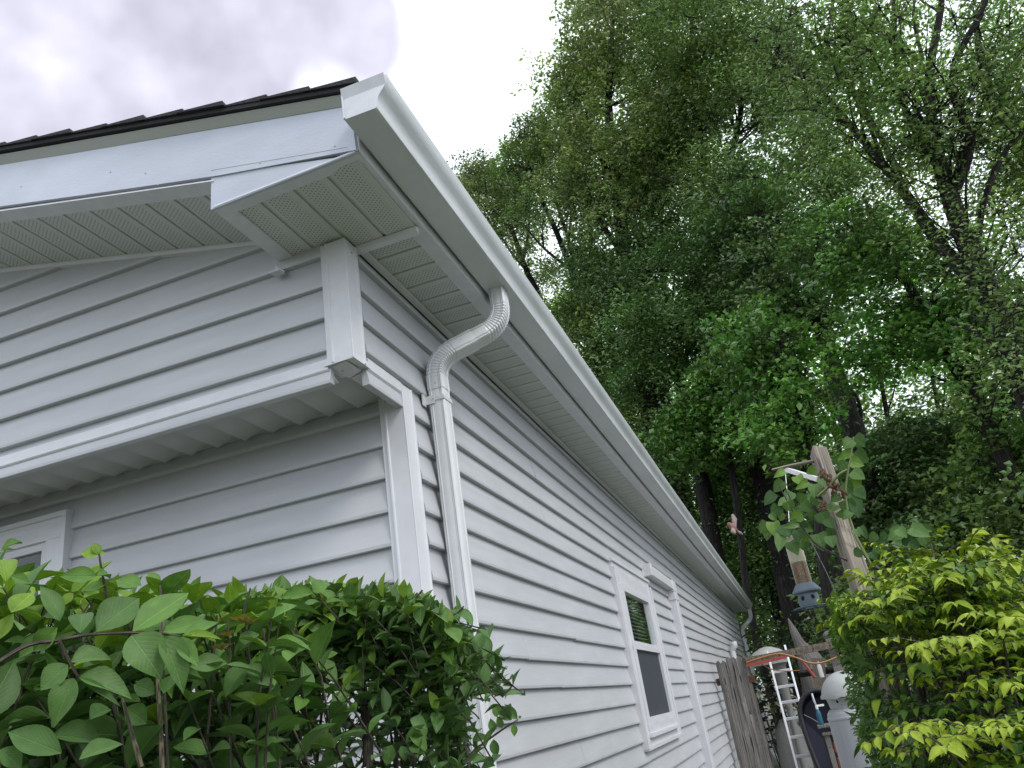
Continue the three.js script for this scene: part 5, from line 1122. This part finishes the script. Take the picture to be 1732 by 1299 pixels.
// ---------------------------------------------------------------- yellow green bush on the right
{
  const r = mulberry(47), rr = (a, b) => a + (b - a) * r();
  const O = at(1640, 1120, 3.1); O.y = 0;
  const t = thing('yellow_green_bush', 'arching bush with bright yellow green new leaves in the lower corner', 'bush', O);
  const leaves = [], twigs = [];
  const top = topLine([[1410, 1058], [1440, 1030], [1470, 1003], [1500, 985], [1540, 966], [1580, 950], [1625, 936], [1655, 945], [1680, 985], [1700, 1030], [1740, 1060], [1790, 1065]]);
  const left = topLine([[1000, 1468], [1040, 1440], [1080, 1475], [1110, 1530], [1200, 1560], [1299, 1550]]);
  const arch = (px, py, hd, from, o = {}) => {
    const T = at(px, py, hd), root = O.clone().add(V3(rr(-0.12, 0.12), 0.2, rr(-0.12, 0.12)));
    const hor = V3(T.x - O.x, 0, T.z - O.z), k = V3(O.x, 0, O.z).addScaledVector(hor, 0.35); k.y = Math.max(0.9, T.y + 0.12);
    if (T.y < 0.9) k.y = 0.9;
    const c = new THREE.QuadraticBezierCurve3(root, k, T), pts = c.getPoints(8);
    if (o.main) part('stem', tube(pts, pts.map((_, i) => 0.011 - 0.009 * i / 8), 6), M.stemGrey, t); else twigs.push(tube(pts.slice(4), pts.slice(4).map((_, i) => 0.004 - 0.003 * i / 4), 5));
    const seg = pts.slice(5);
    shootLeaves(leaves, seg, r, { len: rr(0.038, 0.054) * (o.big ?? 1), step: 0.03, wid: 0.46, tone: o.tone ?? 0.6, toneT: 0.5, droop: 0.55, mess: 0.7, miss: 0.05 });
    // side shoots
    for (let i = 5; i < 8; i++) for (const s of [-1, 1]) {
      const P = pts[i], tan = pts[Math.min(8, i + 1)].clone().sub(pts[i - 1]).normalize(), sd = V3().crossVectors ? new THREE.Vector3().crossVectors(tan, Yv).normalize() : null;
      const d = tan.multiplyScalar(0.6).addScaledVector(sd, s * rr(0.6, 1.1)).add(V3(0, rr(-0.1, 0.25), 0)).normalize(), L = rr(0.1, 0.2), E = P.clone().addScaledVector(d, L); E.y -= 0.02;
      twigs.push(tube([P, P.clone().addScaledVector(d, L * 0.5), E], [0.002, 0.0016, 0.001], 4));
      shootLeaves(leaves, [P, P.clone().addScaledVector(d, L * 0.5), E], r, { len: rr(0.032, 0.048) * (o.big ?? 1), step: 0.027, wid: 0.46, tone: (o.tone ?? 0.6) - 0.08, toneT: 0.55, droop: 0.55, mess: 0.7, miss: 0.08 });
    }
  };
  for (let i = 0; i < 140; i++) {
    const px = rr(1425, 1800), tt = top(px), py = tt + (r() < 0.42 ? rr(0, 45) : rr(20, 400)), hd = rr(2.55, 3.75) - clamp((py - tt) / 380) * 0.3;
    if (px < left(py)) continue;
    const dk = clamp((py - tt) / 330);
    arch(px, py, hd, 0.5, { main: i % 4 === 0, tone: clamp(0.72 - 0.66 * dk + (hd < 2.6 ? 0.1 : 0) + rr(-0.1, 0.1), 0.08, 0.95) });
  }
  for (const [px, py, hd, tone] of [[1545, 1092, 2.3, 0.95], [1720, 1045, 2.35, 0.98], [1640, 1080, 2.3, 0.95], [1535, 1240, 2.15, 0.98], [1600, 1265, 2.15, 0.98], [1690, 1230, 2.2, 0.9], [1650, 925, 3.1, 0.92], [1690, 975, 2.9, 0.92], [1695, 1000, 2.9, 0.92], [1440, 1050, 2.9, 0.8], [1720, 1160, 2.3, 0.8], [1480, 1010, 3.1, 0.8], [1560, 935, 3.2, 0.8]]) arch(px, py, hd, 0.5, { tone, big: hd < 2.5 ? 0.92 : 1 });
  part('stem', tube([O.clone().setY(0), at(1570, 1230, 3.0), at(1545, 1150, 3.0), at(1525, 1110, 3.0), at(1500, 1060, 3.05)], [0.02, 0.013, 0.011, 0.008, 0.005], 8, 20, 0.1), M.stemGrey, t);
  part('stem', tube([O.clone().setY(0), at(1566, 1215, 3.05), at(1562, 1120, 3.05), at(1575, 1050, 3.1), at(1588, 1000, 3.1), at(1575, 920, 3.15)], [0.02, 0.012, 0.01, 0.007, 0.005, 0.003], 8, 20, 0.1), M.stemGrey, t);
  part('twig', tube([at(1550, 1230, 2.2), at(1590, 1258, 2.2), at(1630, 1299, 2.2)], [0.002, 0.0026, 0.003], 6), M.stem, t);
  const tw = part('twigs', twigs, M.stemGrey, t); tw.userData.kind = 'stuff';
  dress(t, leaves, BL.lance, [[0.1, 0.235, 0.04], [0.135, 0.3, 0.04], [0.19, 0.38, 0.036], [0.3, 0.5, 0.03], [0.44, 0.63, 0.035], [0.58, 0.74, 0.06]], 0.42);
}
// ---------------------------------------------------------------- clipped dark hedge behind it, its flat side towards the house
{
  const r = mulberry(53), rr = (a, b) => a + (b - a) * r();
  const ctr = at(1500, 1180, 4.2), t = thing('privet_hedge', 'dense dark clipped hedge with a flat leafy side beside the gas cylinder', 'hedge', [ctr.x, 0, ctr.z]);
  const leaves = [], twigs = [];
  // the flat face runs from near (x0,z0) to far (x1,z1)
  const A = at(1492, 1299, 3.0), B = at(1404, 1064, 4.9), dx = B.x - A.x, dz = B.z - A.z, nx = dz, nz = -dx, nl = Math.hypot(nx, nz), hgt = B.y;
  const inw = V3(-nx / nl, 0, -nz / nl); if (inw.x < 0) inw.multiplyScalar(-1);
  for (let i = 0; i < 2300; i++) {
    const s = rr(-0.12, 1.02), d = Math.pow(r(), 2.2) * 0.75, yTop = hgt + 0.03 * Math.sin(s * 9), y = r() < 0.25 ? yTop - rr(0, 0.08) : rr(0.25, yTop);
    const dd = d + 0.09 * (fbm(s * 6, y * 4, 2, 3) - 0.5);
    const T = V3(A.x + dx * s + inw.x * dd, y, A.z + dz * s + inw.z * dd), out = V3(-inw.x, 0.4, -inw.z).add(V3(rr(-0.8, 0.8), rr(-0.4, 0.8), rr(-0.8, 0.8))).normalize(), L = rr(0.05, 0.11), Bp = T.clone().addScaledVector(out, -L), mid = Bp.clone().lerp(T, 0.5);
    if (i % 3 === 0) twigs.push(tube([Bp, mid, T], [0.0016, 0.0013, 0.001], 4));
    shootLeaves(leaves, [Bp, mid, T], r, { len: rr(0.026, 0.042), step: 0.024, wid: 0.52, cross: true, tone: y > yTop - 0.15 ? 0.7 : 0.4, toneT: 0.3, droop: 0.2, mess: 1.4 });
  }
  for (let i = 0; i < 14; i++) { const s = rr(0, 1), f = V3(A.x + dx * s + inw.x * 0.3, 0, A.z + dz * s + inw.z * 0.3); part('stem', tube([f, V3(f.x + rr(-0.1, 0.1), 0.8, f.z + rr(-0.1, 0.1)), V3(f.x + rr(-0.2, 0.2), hgt - 0.15, f.z + rr(-0.2, 0.2))], [0.014, 0.01, 0.004], 6, 8, 0.1), M.stem, t); }
  for (const [a, b] of [[[1502, 1175], [1560, 1215]], [[1460, 1140], [1490, 1150]]]) part('twig', tube([at(...a, 2.95), at((a[0] + b[0]) / 2, (a[1] + b[1]) / 2 - 4, 2.95), at(...b, 2.95)], [0.001, 0.0015, 0.002], 5), M.stemGrey, t);
  const tw = part('twigs', twigs, M.stem, t); tw.userData.kind = 'stuff';
  dress(t, leaves, BL.oval, [[0.095, 0.21, 0.055], [0.125, 0.27, 0.06], [0.16, 0.33, 0.065], [0.21, 0.4, 0.07], [0.28, 0.5, 0.06]], 0.42);
}
// ---------------------------------------------------------------- heart-leaved lilac round the post
{
  const r = mulberry(59), rr = (a, b) => a + (b - a) * r(), C = (u, v) => [1270 + u * 0.26674, 720 + v * 0.26674];
  const f = at(1520, 1000, 3.75), t = thing('lilac', 'lilac with drooping heart-shaped leaves and a brown seed head around the feeder post', 'shrub', [f.x, 0, f.z]);
  const leaves = [], L = (bu, bv, tu, tv, w, tone = 0.5, hd = 3.95) => leaves.push(heroLeaf(C(bu, bv), C(tu, tv), w * 0.34, hd + rr(-0.12, 0.12), rr(-0.04, 0.03), clamp(tone + rr(-0.2, 0.25), 0, 0.99), r, 0.2));
  for (const a of [[655, 70, 722, 135, 85], [640, 90, 588, 142, 60], [640, 165, 543, 215, 45, 0.8], [660, 168, 742, 232, 75], [622, 225, 722, 248, 62, 0.8], [606, 230, 558, 282, 55], [640, 290, 722, 335, 62], [630, 325, 706, 385, 80, 0.75], [585, 365, 650, 425, 65, 0.7], [660, 390, 726, 460, 62], [640, 420, 702, 492, 72, 0.3], [560, 440, 508, 482, 50], [600, 470, 642, 565, 75, 0.3], [660, 480, 682, 582, 62, 0.3], [560, 540, 600, 590, 50], [630, 545, 585, 590, 45], [650, 80, 630, 160, 40, 0.85],
    [215, 290, 152, 318, 42, 0.9], [290, 320, 322, 372, 55, 0.8], [205, 350, 143, 422, 58, 0.6], [365, 358, 288, 396, 42, 0.8], [410, 272, 352, 306, 50, 0.9], [440, 330, 492, 372, 52], [402, 370, 398, 452, 55, 0.5], [255, 418, 222, 482, 58, 0.75], [330, 428, 308, 502, 52], [392, 450, 332, 478, 46, 0.85], [150, 428, 82, 502, 62], [232, 470, 172, 502, 50, 0.7], [230, 480, 254, 545, 62, 0.75], [320, 490, 384, 542, 72, 0.4], [420, 465, 376, 502, 50], [172, 508, 136, 582, 60], [206, 552, 176, 604, 50, 0.75], [325, 560, 242, 594, 62, 0.8], [380, 540, 392, 604, 46, 0.4], [440, 548, 486, 628, 75, 0.35], [100, 608, 56, 684, 52], [140, 612, 152, 695, 66, 0.7], [112, 648, 96, 728, 50, 0.5], [210, 628, 244, 706, 85, 0.4], [292, 618, 216, 642, 42, 0.6], [330, 640, 386, 664, 62, 0.4], [192, 688, 176, 796, 56, 0.6], [250, 735, 294, 806, 72, 0.6], [330, 725, 344, 796, 60, 0.3], [362, 688, 336, 742, 52, 0.7], [420, 688, 454, 782, 82, 0.7], [470, 668, 548, 745, 82, 0.75], [500, 700, 520, 770, 60, 0.6], [290, 660, 300, 730, 60, 0.25], [350, 600, 320, 650, 55, 0.3], [270, 520, 300, 580, 50, 0.35], [440, 400, 470, 440, 45, 0.9], [180, 630, 200, 720, 60, 0.3], [120, 560, 170, 600, 40, 0.5], [690, 640, 740, 715, 35, 0.5, 3.7], [665, 655, 690, 700, 40, 0.5, 3.7], [480, 590, 520, 650, 60, 0.4], [460, 480, 430, 540, 60, 0.4], [540, 500, 500, 545, 50, 0.5],
    [960, 660, 868, 724, 62, 0.4, 3.9], [930, 655, 990, 705, 52, 0.55, 3.9], [1010, 650, 1135, 694, 72, 0.4, 3.9], [1060, 640, 1164, 668, 42, 0.55, 3.9], [900, 730, 995, 764, 62, 0.3, 3.95], [1080, 700, 1138, 770, 62, 0.45, 3.9], [800, 690, 746, 734, 50, 0.35, 3.95], [780, 760, 864, 804, 52, 0.3, 3.95], [850, 800, 904, 864, 56, 0.25, 3.95], [960, 770, 1004, 856, 62, 0.3, 3.95], [850, 740, 800, 790, 50, 0.3, 3.95], [1020, 700, 960, 760, 62, 0.35, 3.95], [1000, 740, 1080, 780, 60, 0.3, 3.95], [760, 800, 800, 850, 50, 0.25, 3.95], [700, 790, 650, 830, 50, 0.4, 3.7], [1400, 880, 1470, 950, 62, 0.35, 3.2], [900, 640, 960, 690, 50, 0.4, 4], [870, 690, 820, 740, 55, 0.3, 4]]) L(...a);
  const br = (pts, rad, hd = 3.95, m = M.stemGrey) => part('branch', tube(pts.map(([u, v]) => at(...C(u, v), hd)), rad, 6, 14), m, t);
  br([[950, 960], [760, 890], [560, 830], [470, 785], [400, 740], [300, 600], [220, 460], [165, 350]], [0.012, 0.008, 0.007, 0.006, 0.005, 0.004, 0.003, 0.002], 3.9);
  br([[330, 640], [270, 500], [200, 370]], [0.004, 0.003, 0.002], 3.95);
  br([[770, 900], [640, 640], [600, 430], [615, 300], [640, 160], [650, 70]], [0.007, 0.006, 0.005, 0.004, 0.003, 0.002], 3.85, M.stemGreen);
  br([[420, 450], [480, 400], [560, 310], [610, 280]], [0.006, 0.007, 0.007, 0.006], 3.8, M.stemGreen);
  br([[920, 830], [840, 850], [750, 890]], [0.002, 0.003, 0.004], 3.9, M.stemGreen);
  br([[1190, 985], [1165, 880], [1150, 790], [1140, 770]], [0.005, 0.004, 0.003, 0.002], 3.6, M.stem);
  br([[560, 830], [700, 900], [900, 1100], [1000, 1500]], [0.005, 0.007, 0.012, 0.016], 3.8);
  const seeds = [];
  for (let i = 0; i < 90; i++) { const k = r(), u = 440 + 130 * k + rr(-35, 35) * (0.4 + k), v = 285 + 150 * k + rr(-25, 25); seeds.push(new THREE.SphereGeometry(rr(0.004, 0.008), 5, 4).scale(1, 1.6, 1).translate(...at(...C(u, v), 3.78 + 0.08 * r()).toArray())); }
  for (let i = 0; i < 30; i++) seeds.push(new THREE.SphereGeometry(rr(0.004, 0.007), 5, 4).translate(...at(...C(rr(430, 480), rr(480, 540)), 3.8).toArray()));
  const sd = part('seed_head', seeds, mat([0.1, 0.06, 0.03], 0.9), t); sd.userData.kind = 'stuff';
  dress(t, leaves, BL.heart, [[0.095, 0.21, 0.06], [0.13, 0.28, 0.085], [0.175, 0.35, 0.1], [0.23, 0.43, 0.12], [0.29, 0.52, 0.09]], 0.4);
}
// ---------------------------------------------------------------- low plants by the ladder
function tuft(px, py, hd, name, label, tones, len, n, seed, blades, up, spread) {
  const r = mulberry(seed), c = at(px, py, hd), t = thing(name, label, 'plant', [c.x, 0, c.z]), leaves = [];
  for (let i = 0; i < n; i++) {
    const a = r() * 6.283, d = spread * Math.sqrt(r()), P = V3(c.x + Math.cos(a) * d, Math.max(0.05, c.y + (r() - 0.6) * spread * up), c.z + Math.sin(a) * d);
    leaves.push(leafAt(P, V3(Math.cos(a), 0.5 - 0.9 * r(), Math.sin(a)), V3(Math.cos(a) * 0.4, 1, Math.sin(a) * 0.4), len * (0.6 + 0.7 * r()), 0.4, r() * 0.999));
  }
  for (let i = 0; i < 6; i++) { const a = i * 1.05, d = spread * 0.5; part('stem', tube([[c.x, 0, c.z], [c.x + Math.cos(a) * d * 0.6, c.y * 0.6, c.z + Math.sin(a) * d * 0.6], [c.x + Math.cos(a) * d, c.y, c.z + Math.sin(a) * d]], [0.012, 0.008, 0.003], 5, 6), M.stem, t); }
  dress(t, leaves, blades, tones, 0.5, 60);
  return t;
}
tuft(1292, 1168, 14.6, 'variegated_plant', 'low plant with dark leaves streaked white beside the far downspout', [[0.03, 0.07, 0.025], [0.04, 0.09, 0.03], [0.5, 0.52, 0.36]], 0.16, 260, 61, BL.lance, 1.4, 0.4);
tuft(1300, 1080, 16.2, 'sapling', 'light green sapling behind the white domed cover', [[0.08, 0.15, 0.04], [0.11, 0.19, 0.05], [0.15, 0.23, 0.06]], 0.13, 200, 62, BL.oval, 1.2, 0.4);
tuft(1372, 1072, 15.5, 'sapling', 'green sapling between the pointed stump and the capped rail post', [[0.05, 0.12, 0.03], [0.08, 0.17, 0.04], [0.11, 0.2, 0.05]], 0.14, 260, 63, BL.oval, 1.7, 0.36);
tuft(1335, 1215, 15.4, 'fern', 'dark low plant in the shadow behind the covered grill', [[0.02, 0.05, 0.02], [0.03, 0.07, 0.025]], 0.16, 220, 64, BL.lance, 1.2, 0.6);
tuft(1722, 1110, 6.5, 'red_leaf_plant', 'dark red leaved plant at the edge of the wood right of the yellow bush', [[0.07, 0.025, 0.02], [0.1, 0.035, 0.025], [0.05, 0.05, 0.025]], 0.07, 420, 65, BL.oval, 1.5, 0.34);
single('white_stake', tube([at(1722, 1065, 6), at(1724, 1082, 6), at(1719, 1125, 6)], [0.02, 0.018, 0.014], 8), M.whitePlastic, 'white stake half hidden among the red leaves at the far edge', 'stake');
renderer.render(scene, camera);
